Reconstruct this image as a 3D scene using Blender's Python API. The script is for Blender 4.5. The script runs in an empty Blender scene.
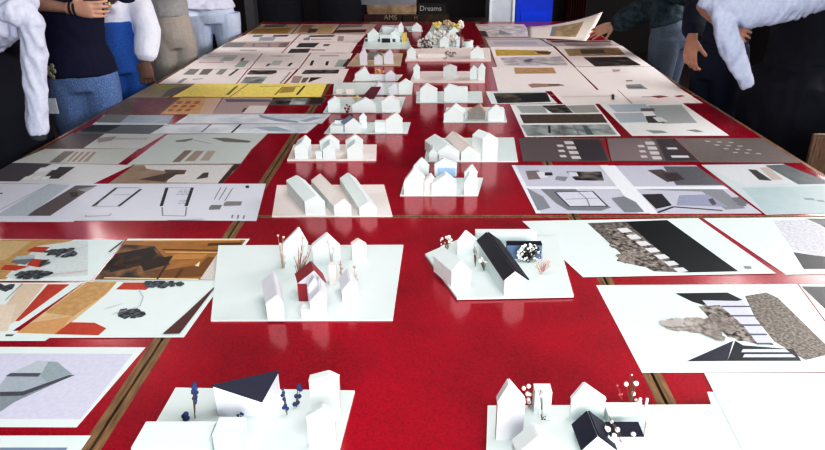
import bpy, bmesh, math, random
from mathutils import Vector, Matrix, noise
random.seed(7)
C = bpy.context.scene.collection
# ------------------------------------------------------------------ camera model
F = 657.0; CX = 430.0; CY = 225.0
TH = math.atan(297.0/F); CT = math.cos(TH); ST = math.sin(TH)
CAMZ = 1.72; TZ = 0.75

def ray(px, py):
    u = px-CX; v = py-CY
    return Vector((u, F*CT - v*ST, -(F*ST + v*CT)))
def P(px, py, z=TZ):
    d = ray(px, py); t = (z-CAMZ)/d.z
    return Vector((d.x*t, d.y*t, z))
def Q(px, py, Y):
    d = ray(px, py); t = Y/d.y
    return Vector((d.x*t, Y, CAMZ+d.z*t))

# ------------------------------------------------------------------ materials
_m = {}
def lin(h):
    h = h.lstrip('#'); o = []
    for i in (0, 2, 4):
        c = int(h[i:i+2], 16)/255
        o.append(c/12.92 if c <= .04045 else ((c+.055)/1.055)**2.4)
    return o+[1.0]
def M(hexc, rough=.6, var=.08, scale=60, hex2=None, lo=.4, hi=.6, bump=0, spec=.3):
    key = (hexc, rough, var, scale, hex2, lo, hi, bump, spec)
    if key in _m: return _m[key]
    m = bpy.data.materials.new('surface_'+hexc.strip('#')); m.use_nodes = True
    nt = m.node_tree; b = nt.nodes['Principled BSDF']
    b.inputs['Roughness'].default_value = rough
    b.inputs['Specular IOR Level'].default_value = spec
    tc = nt.nodes.new('ShaderNodeTexCoord'); n = nt.nodes.new('ShaderNodeTexNoise')
    n.inputs['Scale'].default_value = scale; n.inputs['Detail'].default_value = 4
    nt.links.new(tc.outputs['Object'], n.inputs['Vector'])
    r = nt.nodes.new('ShaderNodeValToRGB')
    c = lin(hexc)
    if hex2:
        r.color_ramp.elements[0].position = lo; r.color_ramp.elements[1].position = hi
        r.color_ramp.elements[0].color = c; r.color_ramp.elements[1].color = lin(hex2)
    else:
        r.color_ramp.elements[0].position = .3; r.color_ramp.elements[1].position = .7
        r.color_ramp.elements[0].color = [x*(1-var) for x in c[:3]]+[1]
        r.color_ramp.elements[1].color = [min(1, x*(1+var)) for x in c[:3]]+[1]
    nt.links.new(n.outputs['Fac'], r.inputs['Fac'])
    nt.links.new(r.outputs['Color'], b.inputs['Base Color'])
    if bump:
        bn = nt.nodes.new('ShaderNodeBump'); bn.inputs['Strength'].default_value = bump
        bn.inputs['Distance'].default_value = .004
        nt.links.new(n.outputs['Fac'], bn.inputs['Height']); nt.links.new(bn.outputs['Normal'], b.inputs['Normal'])
    _m[key] = m
    return m

# ------------------------------------------------------------------ mesh builder
class MB:
    def __init__(s): s.v = []; s.f = []; s.mi = []; s.mats = []
    def mat(s, m):
        if m not in s.mats: s.mats.append(m)
        return s.mats.index(m)
    def face(s, pts, m):
        b = len(s.v); s.v += [tuple(p) for p in pts]; s.f.append(tuple(range(b, b+len(pts)))); s.mi.append(s.mat(m))
    def prism(s, pts, dz, m, mside=None):
        """polygon pts (any plane) extruded by vector dz"""
        dz = Vector(dz); n = len(pts); b = len(s.v)
        s.v += [tuple(p) for p in pts]+[tuple(Vector(p)+dz) for p in pts]
        k = s.mat(m); ks = s.mat(mside or m)
        s.f.append(tuple(range(b, b+n))); s.mi.append(k)
        s.f.append(tuple(range(b+n, b+2*n))); s.mi.append(k)
        for i in range(n):
            j = (i+1) % n
            s.f.append((b+i, b+j, b+n+j, b+n+i)); s.mi.append(ks)
    def box(s, c, d, m, rz=0):
        x, y, z = [q/2 for q in d]; R = Matrix.Rotation(rz, 3, 'Z'); c = Vector(c)
        s.prism([c+R@Vector(p) for p in ((-x,-y,-z),(x,-y,-z),(x,y,-z),(-x,y,-z))], (0,0,2*z), m)
    def loft(s, rings, m, ref=(0,1,0), n=12, cap=True):
        """rings: (pos, ra, rb); ra lies along ref"""
        b = len(s.v); k = s.mat(m); ref = Vector(ref); N = len(rings)
        for i, (p, ra, rb) in enumerate(rings):
            p = Vector(p)
            t = (Vector(rings[min(i+1, N-1)][0])-Vector(rings[max(i-1, 0)][0])).normalized()
            a = ref-t*ref.dot(t)
            if a.length < 1e-4: a = Vector((1,0,0))-t*t.x
            a.normalize(); c = t.cross(a)
            for j in range(n):
                th = 2*math.pi*j/n
                s.v.append(tuple(p+a*ra*math.cos(th)+c*rb*math.sin(th)))
        for i in range(N-1):
            for j in range(n):
                q = (j+1) % n
                s.f.append((b+i*n+j, b+i*n+q, b+(i+1)*n+q, b+(i+1)*n+j)); s.mi.append(k)
        if cap:
            s.f.append(tuple(b+j for j in range(n))); s.mi.append(k)
            s.f.append(tuple(b+(N-1)*n+j for j in range(n))); s.mi.append(k)
    def tube(s, pts, r, m, n=6):
        if not isinstance(r, (list, tuple)): r = [r]*len(pts)
        s.loft([(p, q, q) for p, q in zip(pts, r)], m, ref=(.31,.2,.93), n=n)
    def ball(s, c, r, m, seg=8, sq=(1,1,1)):
        c = Vector(c); rings = []
        b = len(s.v); k = s.mat(m); h = seg//2+1
        for i in range(h+1):
            ph = math.pi*i/h
            for j in range(seg):
                th = 2*math.pi*j/seg
                s.v.append((c.x+r*sq[0]*math.sin(ph)*math.cos(th), c.y+r*sq[1]*math.sin(ph)*math.sin(th), c.z+r*sq[2]*math.cos(ph)))
        for i in range(h):
            for j in range(seg):
                q = (j+1) % seg
                s.f.append((b+i*seg+j, b+i*seg+q, b+(i+1)*seg+q, b+(i+1)*seg+j)); s.mi.append(k)
    def mesh(s, name):
        me = bpy.data.meshes.new(name); me.from_pydata(s.v, [], s.f)
        for m in s.mats: me.materials.append(m)
        me.polygons.foreach_set('material_index', s.mi)
        bm = bmesh.new(); bm.from_mesh(me)
        bmesh.ops.remove_doubles(bm, verts=bm.verts, dist=1e-6)
        bmesh.ops.recalc_face_normals(bm, faces=bm.faces); bm.to_mesh(me); bm.free()
        return me
    def build(s, name, parent=None, smooth=False, label=None):
        me = s.mesh(name)
        o = bpy.data.objects.new(name, me); C.objects.link(o)
        if smooth: me.polygons.foreach_set('use_smooth', [True]*len(me.polygons))
        if parent is not None:
            w = parent.location.copy(); pp = parent.parent
            while pp is not None: w += pp.location; pp = pp.parent
            me.transform(Matrix.Translation(-w)); o.parent = parent
        if label: o['label'] = label
        return o

def tag(o, label, cat, group=None, kind=None):
    o['label'] = label; o['category'] = cat
    if group: o['group'] = group
    if kind: o['kind'] = kind
    return o
def empty(name, loc, label, cat, group=None):
    o = bpy.data.objects.new(name, None); C.objects.link(o); o.location = loc; o.empty_display_size = .05
    return tag(o, label, cat, group)
def rehome(o):
    """origin of a single-mesh thing to its base centre"""
    me = o.data; xs = [v.co for v in me.vertices]
    c = Vector((sum(v.x for v in xs)/len(xs), sum(v.y for v in xs)/len(xs), min(v.z for v in xs)))
    me.transform(Matrix.Translation(-c)); o.location = c
    return o

# ------------------------------------------------------------------ room
def wood_mat(a, b, scale=6, rough=.45):
    m = bpy.data.materials.new('wood_grain'); m.use_nodes = True; nt = m.node_tree; bs = nt.nodes['Principled BSDF']
    tc = nt.nodes.new('ShaderNodeTexCoord'); mp = nt.nodes.new('ShaderNodeMapping'); mp.inputs['Scale'].default_value = (scale*6, scale*.6, scale)
    n = nt.nodes.new('ShaderNodeTexNoise'); n.inputs['Scale'].default_value = 4; n.inputs['Detail'].default_value = 6
    r = nt.nodes.new('ShaderNodeValToRGB'); r.color_ramp.elements[0].color = lin(a); r.color_ramp.elements[1].color = lin(b)
    r.color_ramp.elements[0].position = .35; r.color_ramp.elements[1].position = .65
    nt.links.new(tc.outputs['Object'], mp.inputs['Vector']); nt.links.new(mp.outputs[0], n.inputs['Vector'])
    nt.links.new(n.outputs['Fac'], r.inputs['Fac']); nt.links.new(r.outputs['Color'], bs.inputs['Base Color'])
    bs.inputs['Roughness'].default_value = rough
    return m
def struct(name, mb):
    o = mb.build(name); o['kind'] = 'structure'; return o
XL, XR, Y0, Y1, ZC = -4.2, 4.4, -3.0, 10.2, 3.3
m_floor = wood_mat('#1c1413', '#2c1f1b', 2)
m_dark = M('#1d1416', .7, .15, 3); m_wallside = M('#2a2228', .8, .1, 2); m_ceil = M('#b9b4b0', .9, .04, 2)
b = MB(); b.box(((XL+XR)/2, (Y0+Y1)/2, -.05), (XR-XL, Y1-Y0, .1), m_floor); struct('floor', b)
b = MB(); b.box(((XL+XR)/2, (Y0+Y1)/2, ZC+.05), (XR-XL, Y1-Y0, .1), m_ceil); struct('ceiling', b)
b = MB(); b.box(((XL+XR)/2, Y1+.05, ZC/2), (XR-XL, .1, ZC), m_dark); struct('wall_back', b)
b = MB(); b.box((XL-.05, (Y0+Y1)/2, ZC/2), (.1, Y1-Y0, ZC), m_wallside); struct('wall_left', b)
b = MB(); b.box((XR+.05, (Y0+Y1)/2, ZC/2), (.1, Y1-Y0, ZC), m_wallside); struct('wall_right', b)
b = MB(); b.box(((XL+XR)/2, Y0-.05, ZC/2), (XR-XL, .1, ZC), m_wallside); struct('wall_front', b)
# white door jamb column, blue door, at the far end
YB = 9.6
xa, xb = Q(489, 10, YB).x, Q(515, 10, YB).x
b = MB(); m_jamb = M('#d6dae4', .5, .05, 8); m_jambl = M('#f0f3f8', .5, .04, 8)
b.box(((xa+xb)/2, YB+.3, ZC/2), (xb-xa, .6, ZC), m_jamb)
for xx in (xa+.02, xb-.02): b.box((xx, YB-.01, ZC/2), (.035, .03, ZC), m_jambl)
struct('trim_1', b)
xc, xd = Q(515.5, 10, YB).x, Q(553, 10, YB).x
door = MB(); mblu = M('#0c46d8', .45, .12, 5)
door.box(((xc+xd)/2, YB+.03, 1.05), (xd-xc-.01, .05, 2.1), mblu)
for zz in (.45, 1.05, 1.6):
    door.box(((xc+xd)/2, YB+.002, zz), ((xd-xc)*.7, .02, .4), M('#1050ea', .4, .1, 5))
door = struct('door_1', door)
hb = MB(); hb.tube([((xd-.07), YB-.06, 1.0), ((xd-.18), YB-.06, 1.0)], .011, M('#aaaaaa', .3)); hb.tube([((xd-.07), YB-.06, 1.0), ((xd-.07), YB+.01, 1.0)], .011, M('#aaaaaa', .3))
hb.build('door_handle', door, True)
b = MB(); b.box(((xc+xd)/2, YB+.35, 2.75), (xd-xc, .5, 1.3), m_dark); struct('trim_2', b)
xe = Q(254, 10, 9.4).x; xf = Q(245, 10, 9.4).x
b = MB(); b.box(((xe+xf)/2, 9.5, ZC/2), (xe-xf, .2, ZC), M('#6d6a70', .6, .1, 4)); struct('trim_3', b)

# ------------------------------------------------------------------ tables
S = 0.97/CT
EX = [-1.781*S, -.6515*S, .498*S, 1.6026*S]
RY = [.285, 2.222, 4.158, 6.094, 7.745]
def table_mat():
    m = bpy.data.materials.new('red_lacquer'); m.use_nodes = True; nt = m.node_tree; bs = nt.nodes['Principled BSDF']
    tc = nt.nodes.new('ShaderNodeTexCoord')
    n = nt.nodes.new('ShaderNodeTexNoise'); n.inputs['Scale'].default_value = 230; n.inputs['Detail'].default_value = 3
    n2 = nt.nodes.new('ShaderNodeTexNoise'); n2.inputs['Scale'].default_value = 5
    r = nt.nodes.new('ShaderNodeValToRGB')
    r.color_ramp.elements[0].color = lin('#7c0018'); r.color_ramp.elements[1].color = lin('#b4002c')
    r.color_ramp.elements[0].position = .3; r.color_ramp.elements[1].position = .7
    mx = nt.nodes.new('ShaderNodeMath'); mx.operation = 'MULTIPLY_ADD'; mx.inputs[1].default_value = .65; mx.inputs[2].default_value = .0
    ad = nt.nodes.new('ShaderNodeMath'); ad.operation = 'MULTIPLY_ADD'; ad.inputs[1].default_value = .35
    for q in (n, n2): nt.links.new(tc.outputs['Object'], q.inputs['Vector'])
    nt.links.new(n.outputs['Fac'], mx.inputs[0]); nt.links.new(n2.outputs['Fac'], ad.inputs[0]); nt.links.new(mx.outputs[0], ad.inputs[2])
    nt.links.new(ad.outputs[0], r.inputs['Fac']); nt.links.new(r.outputs['Color'], bs.inputs['Base Color'])
    bs.inputs['Roughness'].default_value = TBL_ROUGH; bs.inputs['Specular IOR Level'].default_value = TBL_SPEC
    bp = nt.nodes.new('ShaderNodeBump'); bp.inputs['Strength'].default_value = .12; bp.inputs['Distance'].default_value = .001
    nt.links.new(n.outputs['Fac'], bp.inputs['Height']); nt.links.new(bp.outputs['Normal'], bs.inputs['Normal'])
    return m
TBL_ROUGH = .17; TBL_SPEC = .75
m_red = table_mat(); m_trim = wood_mat('#644a33', '#957552', 5); m_leg = M('#26221f', .5)
cols = ['left-hand', 'middle', 'right-hand']
rows = ['nearest row, its {} table, under the closest sheets and models', 'second row from the camera, {} table of its three', 'third row from the camera, {} table of its three', 'farthest row, {} table before the dark far end']
for r_ in range(4):
    for c_ in range(3):
        x0, x1 = EX[c_]+.0035, EX[c_+1]-.0035; y0, y1 = RY[r_]+.002, RY[r_+1]-.002
        t = empty('meeting_table', ((x0+x1)/2, (y0+y1)/2, 0), 'red table with wooden edging, '+rows[r_].format(cols[c_]), 'table', 'red tables pushed together')
        e = .019; ey = .011
        b = MB(); b.box(((x0+x1)/2, (y0+y1)/2, TZ-.0125), (x1-x0-2*e, y1-y0-2*ey, .025), m_red); b.build('tabletop', t)
        b = MB()
        b.box(((x0+x1)/2, y0+ey/2, TZ-.017), (x1-x0, ey, .034), m_trim); b.box(((x0+x1)/2, y1-ey/2, TZ-.017), (x1-x0, ey, .034), m_trim)
        b.box((x0+e/2, (y0+y1)/2, TZ-.017), (e, y1-y0-2*ey, .034), m_trim); b.box((x1-e/2, (y0+y1)/2, TZ-.017), (e, y1-y0-2*ey, .034), m_trim)
        b.build('edge_trim', t)
        b = MB()
        for yy in (y0+.08, y1-.08): b.box(((x0+x1)/2, yy, TZ-.06), (x1-x0-.2, .02, .07), m_leg)
        for xx in (x0+.08, x1-.08): b.box((xx, (y0+y1)/2, TZ-.06), (.02, y1-y0-.2, .07), m_leg)
        b.build('apron', t)
        for xx in (x0+.08, x1-.08):
            for yy in (y0+.08, y1-.08):
                b = MB(); b.loft([((xx, yy, 0), .02, .02), ((xx, yy, TZ-.026), .026, .026)], m_leg, n=10); b.build('leg', t, True)
# ------------------------------------------------------------------ sheets of paper
def clip(poly, quad):
    ar = sum(quad[i][0]*quad[(i+1) % 4][1]-quad[(i+1) % 4][0]*quad[i][1] for i in range(4))
    q = quad if ar > 0 else quad[::-1]
    for i in range(4):
        a, b_ = q[i], q[(i+1) % 4]
        def side(p): return (b_[0]-a[0])*(p[1]-a[1])-(b_[1]-a[1])*(p[0]-a[0])
        out = []
        for j in range(len(poly)):
            p, r = poly[j], poly[(j+1) % len(poly)]
            sp, sr = side(p), side(r)
            if sp >= 0: out.append(p)
            if (sp >= 0) != (sr >= 0):
                t = sp/(sp-sr); out.append((p[0]+t*(r[0]-p[0]), p[1]+t*(r[1]-p[1])))
        poly = out
        if len(poly) < 3: return []
    return poly
WHITE = '#d9e4e3'; WARM = '#ebe2e0'; COOLP = '#d2d2dc'
_lv = [0]
SHEETS = []
def sheet(label, quad, prints=(), paper=WHITE, lvl=None, group='printed sheets laid over the red tables', name='printed_sheet', cat='sheet of paper'):
    if lvl is None:
        lvl = _lv[0] % 3; _lv[0] += 1
    W = [P(*q) for q in quad]; z = TZ+.0003+.0007*lvl
    W2 = [(w.x, w.y) for w in W]
    mp = M(paper, .5, .015, 20, spec=.35)
    mb = MB(); mb.prism([(x, y, z) for x, y in W2], (0, 0, .0004), mp)
    zt = [z+.0004]
    def bl(u, v):
        tl, tr, br, bl_ = [Vector(w) for w in W2]
        p = (tl*(1-u)+tr*u)*(1-v)+(bl_*(1-u)+br*u)*v
        return (p.x, p.y)
    def put(poly, m):
        poly = clip(poly, W2)
        if len(poly) >= 3:
            zt[0] += .00004
            mb.face([(x, y, zt[0]) for x, y in poly], m)
    def line(pts, w, m):
        for a, b_ in zip(pts[:-1], pts[1:]):
            a, b_ = Vector(a), Vector(b_); d = (b_-a)
            if d.length < 1e-5: continue
            n = Vector((-d.y, d.x)).normalized()*w/2
            put([tuple(a+n), tuple(b_+n), tuple(b_-n), tuple(a-n)], m)
    for pr in prints:
        k, m = pr[0], pr[1]
        if isinstance(m, str): m = M(m, .5, .06, 90, spec=.35)
        if k == 'r':
            u0, v0, u1, v1 = pr[2:6]; put([bl(u0, v0), bl(u1, v0), bl(u1, v1), bl(u0, v1)], m)
        elif k == 'q': put([bl(*p) for p in pr[2]], m)
        elif k == 'p': put([tuple(P(*p)[:2]) for p in pr[2]], m)
        elif k == 'l': line([tuple(P(*p)[:2]) for p in pr[2]], pr[3], m)
        elif k == 'lu': line([bl(*p) for p in pr[2]], pr[3], m)
        elif k == 't':
            u, v, u2, n = pr[2:6]
            rr = random.Random(int(u*991+v*77))
            for i in range(n):
                uu = u
                while uu < u2-.01:
                    w = rr.uniform(.012, .04); line([bl(uu, v+i*.045), bl(min(u2, uu+w), v+i*.045)], .0035, m); uu += w+.012
        elif k == 'b':   # blotchy tree crown: many leaf blobs
            cx, cy, rx, ry, n, s = pr[2:8]; rr = random.Random(int(cx*13+cy*7))
            for i in range(n):
                a = rr.uniform(0, 6.28); q = math.sqrt(rr.random())
                px, py = cx+rx*q*math.cos(a), cy+ry*q*math.sin(a)
                c = P(px, py); k2 = rr.randint(5, 7); ss = s*rr.uniform(.6, 1.3)
                put([(c.x+ss*rr.uniform(.7, 1.3)*math.cos(6.28*j/k2), c.y+ss*rr.uniform(.7, 1.3)*math.sin(6.28*j/k2)) for j in range(k2)], m)
    o = mb.build(name); rehome(o); tag(o, label, cat, group); SHEETS.append(o)
    return o
def X(ox, oy, s): return lambda *pts: [(ox+x/s, oy+y/s) for x, y in pts]
ink = M('#38363c', .5, .1, 50); inkl = M('#8c8a92', .5, .1, 50); dk = M('#2e2a2b', .5, .2, 40)
tree_dk = M('#2c3038', .5, .1, 90, '#6d7177', .4, .62)
leafy = M('#3f3735', .5, .1, 60, '#a39a94', .38, .62); leafy2 = M('#77695f', .5, .1, 80, '#c4b9b0', .35, .65)
leafy3 = M('#5f564f', .5, .1, 120, '#b3aaa3', .3, .7)
photo_dk = M('#1f1a1a', .45, .1, 14, '#8c837f', .42, .66); photo_br = M('#2b1d17', .45, .1, 12, '#9a6f45', .4, .62)
photo_gr = M('#6f7472', .45, .1, 9, '#c2c8c8', .35, .65); photo_lt = M('#a59d9c', .45, .1, 10, '#dcd6d6', .35, .65)
taupe = M('#6c5f61', .5, .08, 120); taupe_d = M('#453d44', .5, .08, 120); mauve = M('#887a7c', .5, .08, 120)
tan = M('#bd9a6c', .5, .12, 60); tan2 = M('#cdb190', .5, .1, 60); redo = M('#b64a35', .5, .1, 60)
grn_dk = M('#111b1d', .4, .15, 40); navy = M('#2c2c3e', .4, .12, 60)

# ---- left side, nearest first
c = X(0, 335, 3.9125)
sheet('white sheet with lavender field and grey block building drawing, nearest left edge of frame', [(-20,347),(145.7,347.5),(76.7,427.5),(-120,427)], [
  ('p', '#c9c6da', [(-30,353.5),(133,354),(81,419.5),(-110,419)]),
  ('p', '#8d949c', c((0,240),(90,215),(290,157),(60,262),(0,302))),
  ('p', '#a7adb5', c((0,195),(30,160),(145,102),(222,106),(285,155),(90,224),(0,226))),
  ('p', '#b6bbc2', c((42,150),(145,103),(190,105),(160,150))), ('p', '#9aa3a9', c((190,105),(225,106),(278,152),(185,185),(158,163))),
  ('p', '#5b5c68', c((22,163),(42,150),(162,150),(150,164))), ('p', '#55545f', c((0,224),(90,222),(270,158),(296,157),(90,238),(0,240)))], WHITE)
sheet('white sheet with a blue-grey strip, cut off by the bottom left corner', [(-109,436),(91,436),(8,560),(-241,560)], [
  ('p', '#7f8aa0', [(-100,448),(68,448),(20,520),(-200,520)])], WHITE)
c = X(0, 225, 3.75); d = X(120, 225, 3.75)
sheet('white drawing with tan strip, red hexagon and dark tree scribble, on the left', [(86,282),(224,281.5),(184,338),(10,338.5)], [
  ('p', tan2, c((325,216),(440,216),(400,262),(215,412),(28,406))), ('p', tan, c((330,216),(440,216),(395,262),(275,345),(170,330))),
  ('p', '#c89d70', c((115,370),(270,345),(215,412),(28,406))),
  ('p', redo, c((205,412),(265,367),(355,369),(400,390),(370,416))), ('p', redo, c((465,218),(580,218),(548,246),(435,244))),
  ('b', tree_dk, 131, 314.5, 11, 3.5, 26, .012), ('b', tree_dk, 163, 285, 19, 2.6, 30, .011),
  ('l', '#b9b3c4', d((70,245),(88,275),(75,310),(-30,340)), .003), ('l', '#c2bccb', d((10,300),(-60,320)), .003),
  ('p', '#5e3a38', d((160,414),(225,412),(370,222),(250,335)))], WHITE, 2)
sheet('white drawing with a red parallelogram over beige ground, cut by the left edge', [(-50,283),(83,283),(10,333),(-120,334)], [
  ('p', '#d2bfae', c((0,330),(80,222),(170,222),(60,362),(0,395))), ('p', redo, c((180,224),(262,224),(72,362),(58,362))),
  ('p', '#d9c9bb', c((-60,360),(0,300),(60,300),(30,400),(-80,400))), ('b', tree_dk, 3, 288, 9, 2.6, 16, .011), ('l', inkl, c((20,285),(85,222)), .003)], WHITE, 1)
sheet('white sheet edge showing below the tan and red hexagon drawing', [(-30,331),(60,331),(45,341),(-45,341)], [('p','#6b5b5b',[(6,334.5),(18,334.5),(17,336.5),(5,336.5)])], WHITE, 0)
sheet('brown printed interior with arches and white right margin, beside the left table seam', [(128,239),(250,239),(219,281),(93,281)], [
  ('p', M('#a3743f', .45, .12, 25), d((15,60),(472,57),(362,207),(-95,207))),
  ('p', photo_br, d((10,75),(130,80),(190,150),(130,205),(-95,205))), ('p', '#2a1e1c', d((-20,110),(60,95),(120,85),(140,110),(90,150),(-40,180))),
  ('p', '#32221b', d((70,135),(195,118),(180,150),(90,175))), ('p', '#7c5228', d((140,175),(300,150),(330,120),(365,125),(310,195),(130,200))),
  ('p', '#c9c2bd', d((375,95),(450,88),(358,207),(300,205))), ('l', '#4a3220', d((160,93),(375,97)), .006), ('l', '#d9b98a', d((170,103),(370,105)), .006),
  ('l', '#e8d9b8', d((-60,200),(295,205)), .006), ('p', '#e0d4c0', d((280,155),(300,138),(296,158))), ('l', '#5a3a1e', d((330,75),(455,72)), .02), ('l', '#3a2617', d((140,205),(195,118)), .006), ('l', '#5a3a1e', d((235,165),(210,200)), .01), ('l', '#c9995c', d((90,62),(450,60)), .01), ('p', '#b88a52', d((205,112),(330,110),(312,128),(190,132))), ('p', '#1e1614', d((-60,150),(0,110),(30,120),(-20,165))), ('b', '#4a2d1c', 128, 262, 14, 6, 16, .012)], WHITE, 1)
sheet('white site drawing with tan ground, red roofs and two dark trees', [(-15,239),(125,240),(91,281),(-60,281)], [
  ('p', tan, c((-90,55),(280,55),(230,75),(20,205),(-200,205))), ('p', '#c7b08a', c((0,60),(120,62),(20,130),(-80,150))),
  ('p', '#ccd2d2', c((140,80),(280,60),(330,60),(330,190),(60,205),(20,195))),
  ('p', redo, c((130,82),(188,84),(160,104),(100,100))), ('p', redo, c((20,150),(110,156),(60,172),(0,168))), ('p', redo, c((120,128),(185,132),(150,160),(100,152))),
  ('p', '#b3b8bb', c((62,118),(130,112),(130,126),(50,132))), ('p', '#7a7c80', c((50,132),(130,126),(95,150),(40,142))),
  ('b', tree_dk, 61, 253, 15, 4, 34, .012), ('b', tree_dk, 33, 275.5, 17, 3.6, 34, .012), ('b', tree_dk, 45, 264, 5, 3, 8, .009),
  ('l', ink, c((410,105),(470,58)), .006), ('l', '#c0b8c6', c((200,130),(330,80)), .003), ('l', '#d3a0a0', c((200,190),(330,175)), .003)], WHITE, 0)
c = X(0, 120, 4.286); d = X(120, 130, 4.503)
sheet('lilac-white floor plan with two grey blocks, its corner over the left table seam', [(166,184),(266,184),(256.5,221.5),(138,220.3)], [
  ('l', ink, d((212,262),(186,345)), .012), ('l', ink, d((326,262),(298,345)), .012), ('l', inkl, d((190,350),(192,388),(295,390),(300,350)), .005),
  ('l', inkl, d((212,262),(326,262)), .003), ('p', '#85837f', d((402,350),(412,340),(460,340),(450,360),(400,362))), ('p', '#8f8d8a', d((470,330),(480,324),(550,324),(545,342),(465,345))),
  ('l', inkl, d((455,260),(425,315)), .004), ('l', inkl, d((480,262),(445,318)), .004), ('l', inkl, d((508,264),(472,322)), .004),
  ('p', ink, d((568,253),(582,253),(580,264),(565,262))), ('p', inkl, d((504,385),(512,385),(508,400),(500,400))), ('p', inkl, d((530,385),(538,385),(534,402),(526,402))), ('p', inkl, d((556,387),(564,387),(560,402),(552,402))),
  ('t', inkl, .18, .2, .3, 4), ('t', inkl, .25, .5, .33, 3), ('p', '#b7c0d8', d((235,408),(380,402),(375,408),(260,412)))], COOLP, 2)
sheet('lilac-white floor plan beside a dark taupe strip, second from the left in its row', [(72,184),(176,184),(168,220.8),(20,221.3)], [
  ('p', '#6a5f60', c((325,282),(418,282),(390,295),(215,412),(110,412))), ('p', '#9fa5a2', c((330,300),(415,284),(370,310))), ('b', M('#4a4244'), 74, 195, 3, 2, 8, .01),
  ('l', ink, c((500,292),(398,372)), .011), ('l', ink, c((604,298),(508,372)), .011), ('l', inkl, c((372,410),(365,415),(468,412),(478,402)), .004),
  ('l', inkl, c((500,292),(600,292)), .004), ('l', inkl, c((490,322),(560,322)), .003), ('l', inkl, c((440,340),(410,372),(500,372)), .003)], COOLP, 1)
sheet('pale sheet with a mint-grey wedge, at the left frame edge under the floor plans', [(-25,184),(92,184),(74,222),(-75,222)], [
  ('p', '#b7bdc4', c((210,275),(330,280),(118,412),(-20,412))), ('l', inkl, c((215,275),(0,385)), .003), ('p', ink, c((0,314),(12,312),(10,318),(0,318)))], COOLP, 0)
sheet('tan and brown desert-like perspective with dark right strip, left of the table seam', [(135,165),(241,164.5),(222,184),(108,184)], [
  ('p', M('#9d8877', .5, .15, 14), d((60,165),(110,160),(120,175),(360,185),(300,242),(-60,242))),
  ('p', '#cfcccc', d((110,160),(508,158),(440,240),(210,238),(230,190),(120,176))), ('p', '#6b544c', d((200,180),(300,182),(290,200),(210,205))), ('p', '#59443d', d((215,195),(270,192),(200,235),(80,225))),
  ('p', '#5b4b48', d((375,195),(400,192),(395,215),(340,224))), ('p', M('#4b2e2b', .5, .1, 40), d((515,156),(545,156),(478,242),(440,242))), ('p', '#9b8886', d((505,190),(520,180),(510,200),(495,208)))], '#b5a699', 1)
sheet('dark grey print with white window marks, along the left table border', [(13,163),(133,165),(93,184),(-22,183.5)], [
  ('p', M('#5a545c', .5, .08, 90), c((55,184),(222,188),(78,264),(-95,262))),
  ('p', '#43393c', c((240,202),(322,202),(250,252),(180,252))), ] + [('p', '#d9d9da', c((175+i*32,205-i*5),(200+i*32,203-i*5),(190+i*32-14,225-i*5),(160+i*32-14,226-i*5))) for i in range(3)] +
  [('p', '#d9d9da', c((110+i*40,243),(140+i*40,240),(125+i*40,256),(92+i*40,256))) for i in range(3)], '#cfcecf', 0)
sheet('pale sheet with beige column of panels, under the wavy watercolour row', [(149,149),(252,149),(241,164),(127,165)], [
  ('p', '#8f7d74', d((292,94),(326,94),(270,146),(235,146))), ('p', '#a9978d', d((340,96),(380,96),(335,142),(290,142))), ('p', '#b3a69d', d((395,96),(432,96),(400,140),(360,140)))], '#c5cac8', 2)
sheet('pale sheet with brown grid block, at the left border of the table', [(45,149),(139,149),(118,164.5),(12,163)], [
  ('p', '#86807b', c((275,135),(322,135),(255,184),(210,184))), ('p', '#a6978e', c((325,138),(415,138),(375,180),(285,180)))] +
  [('l', '#cfc8c4', c((345+i*25,138),(300+i*25,180)), .01) for i in range(3)], '#c3c4c0', 1)
sheet('pale sheet with two thin grey streaks, below the wavy watercolour', [(168,134.5),(268,133.5),(252,149),(148,149)], [
  ('p', '#7c7a7c', d((250,48),(330,38),(325,46),(290,54),(252,54))), ('p', '#7a7574', d((412,36),(480,36),(590,50),(580,58),(470,54))), ('l', inkl, d((330,46),(410,62)), .005)], '#c3c8c7', 0)
sheet('sheet half dark taupe and half white, at the left border of the table', [(72,133.5),(165,134.5),(141,149),(44,148.5)], [
  ('p', M('#665b60', .5, .06, 90), c((300,58),(450,60),(355,124),(185,122))), ('t', inkl, .55, .3, .9, 3), ('p', '#a79c9c', c((420,80),(500,72),(480,90),(420,100)))], '#c8c8c6', 2)
d = X(90, 75, 6.346)
sheet('dark blue-green and grey print at the left border, behind the half taupe sheet', [(93,125),(166,125),(150,134),(74,133.5)], [
  ('p', '#3b4045', d((-40,318),(200,318),(110,360),(-60,360))), ('p', '#767a7e', d((200,318),(460,318),(385,372),(100,365))), ('l', ink, d((465,318),(388,374)), .008)], '#6d7075', 0)
sheet('misty grey-blue print with white lower edge, at the left border of the table', [(104,115),(174,115.5),(168,125),(92,125)], [
  ('p', M('#b3bcc6', .5, .1, 10), d((240,255),(545,255),(495,312),(180,308))), ('p', '#8f8f90', d((100,255),(250,255),(190,305),(10,300))), ('p','#d8dade', d((20,303),(495,310),(490,318),(0,318)))], '#bcc0c4', 1)
c = X(200, 85, 5.63)
wav = M('#c3c9d2', .45, .1, 7, '#dfe1e6', .35, .6)
sheet('wide pale watercolour of blue-grey waves, far half of its pair', [(189,114.5),(331,114),(322,124),(174,124)], [
  ('p', wav, c((-60,168),(735,166),(690,218),(-140,218))), ('p', '#9aa6b8', c((330,168),(420,190),(545,205),(560,216),(430,205),(340,185))), ('p', '#aab4c4', c((560,205),(640,182),(700,185),(600,210)))], '#d5d6da', 2)
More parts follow.
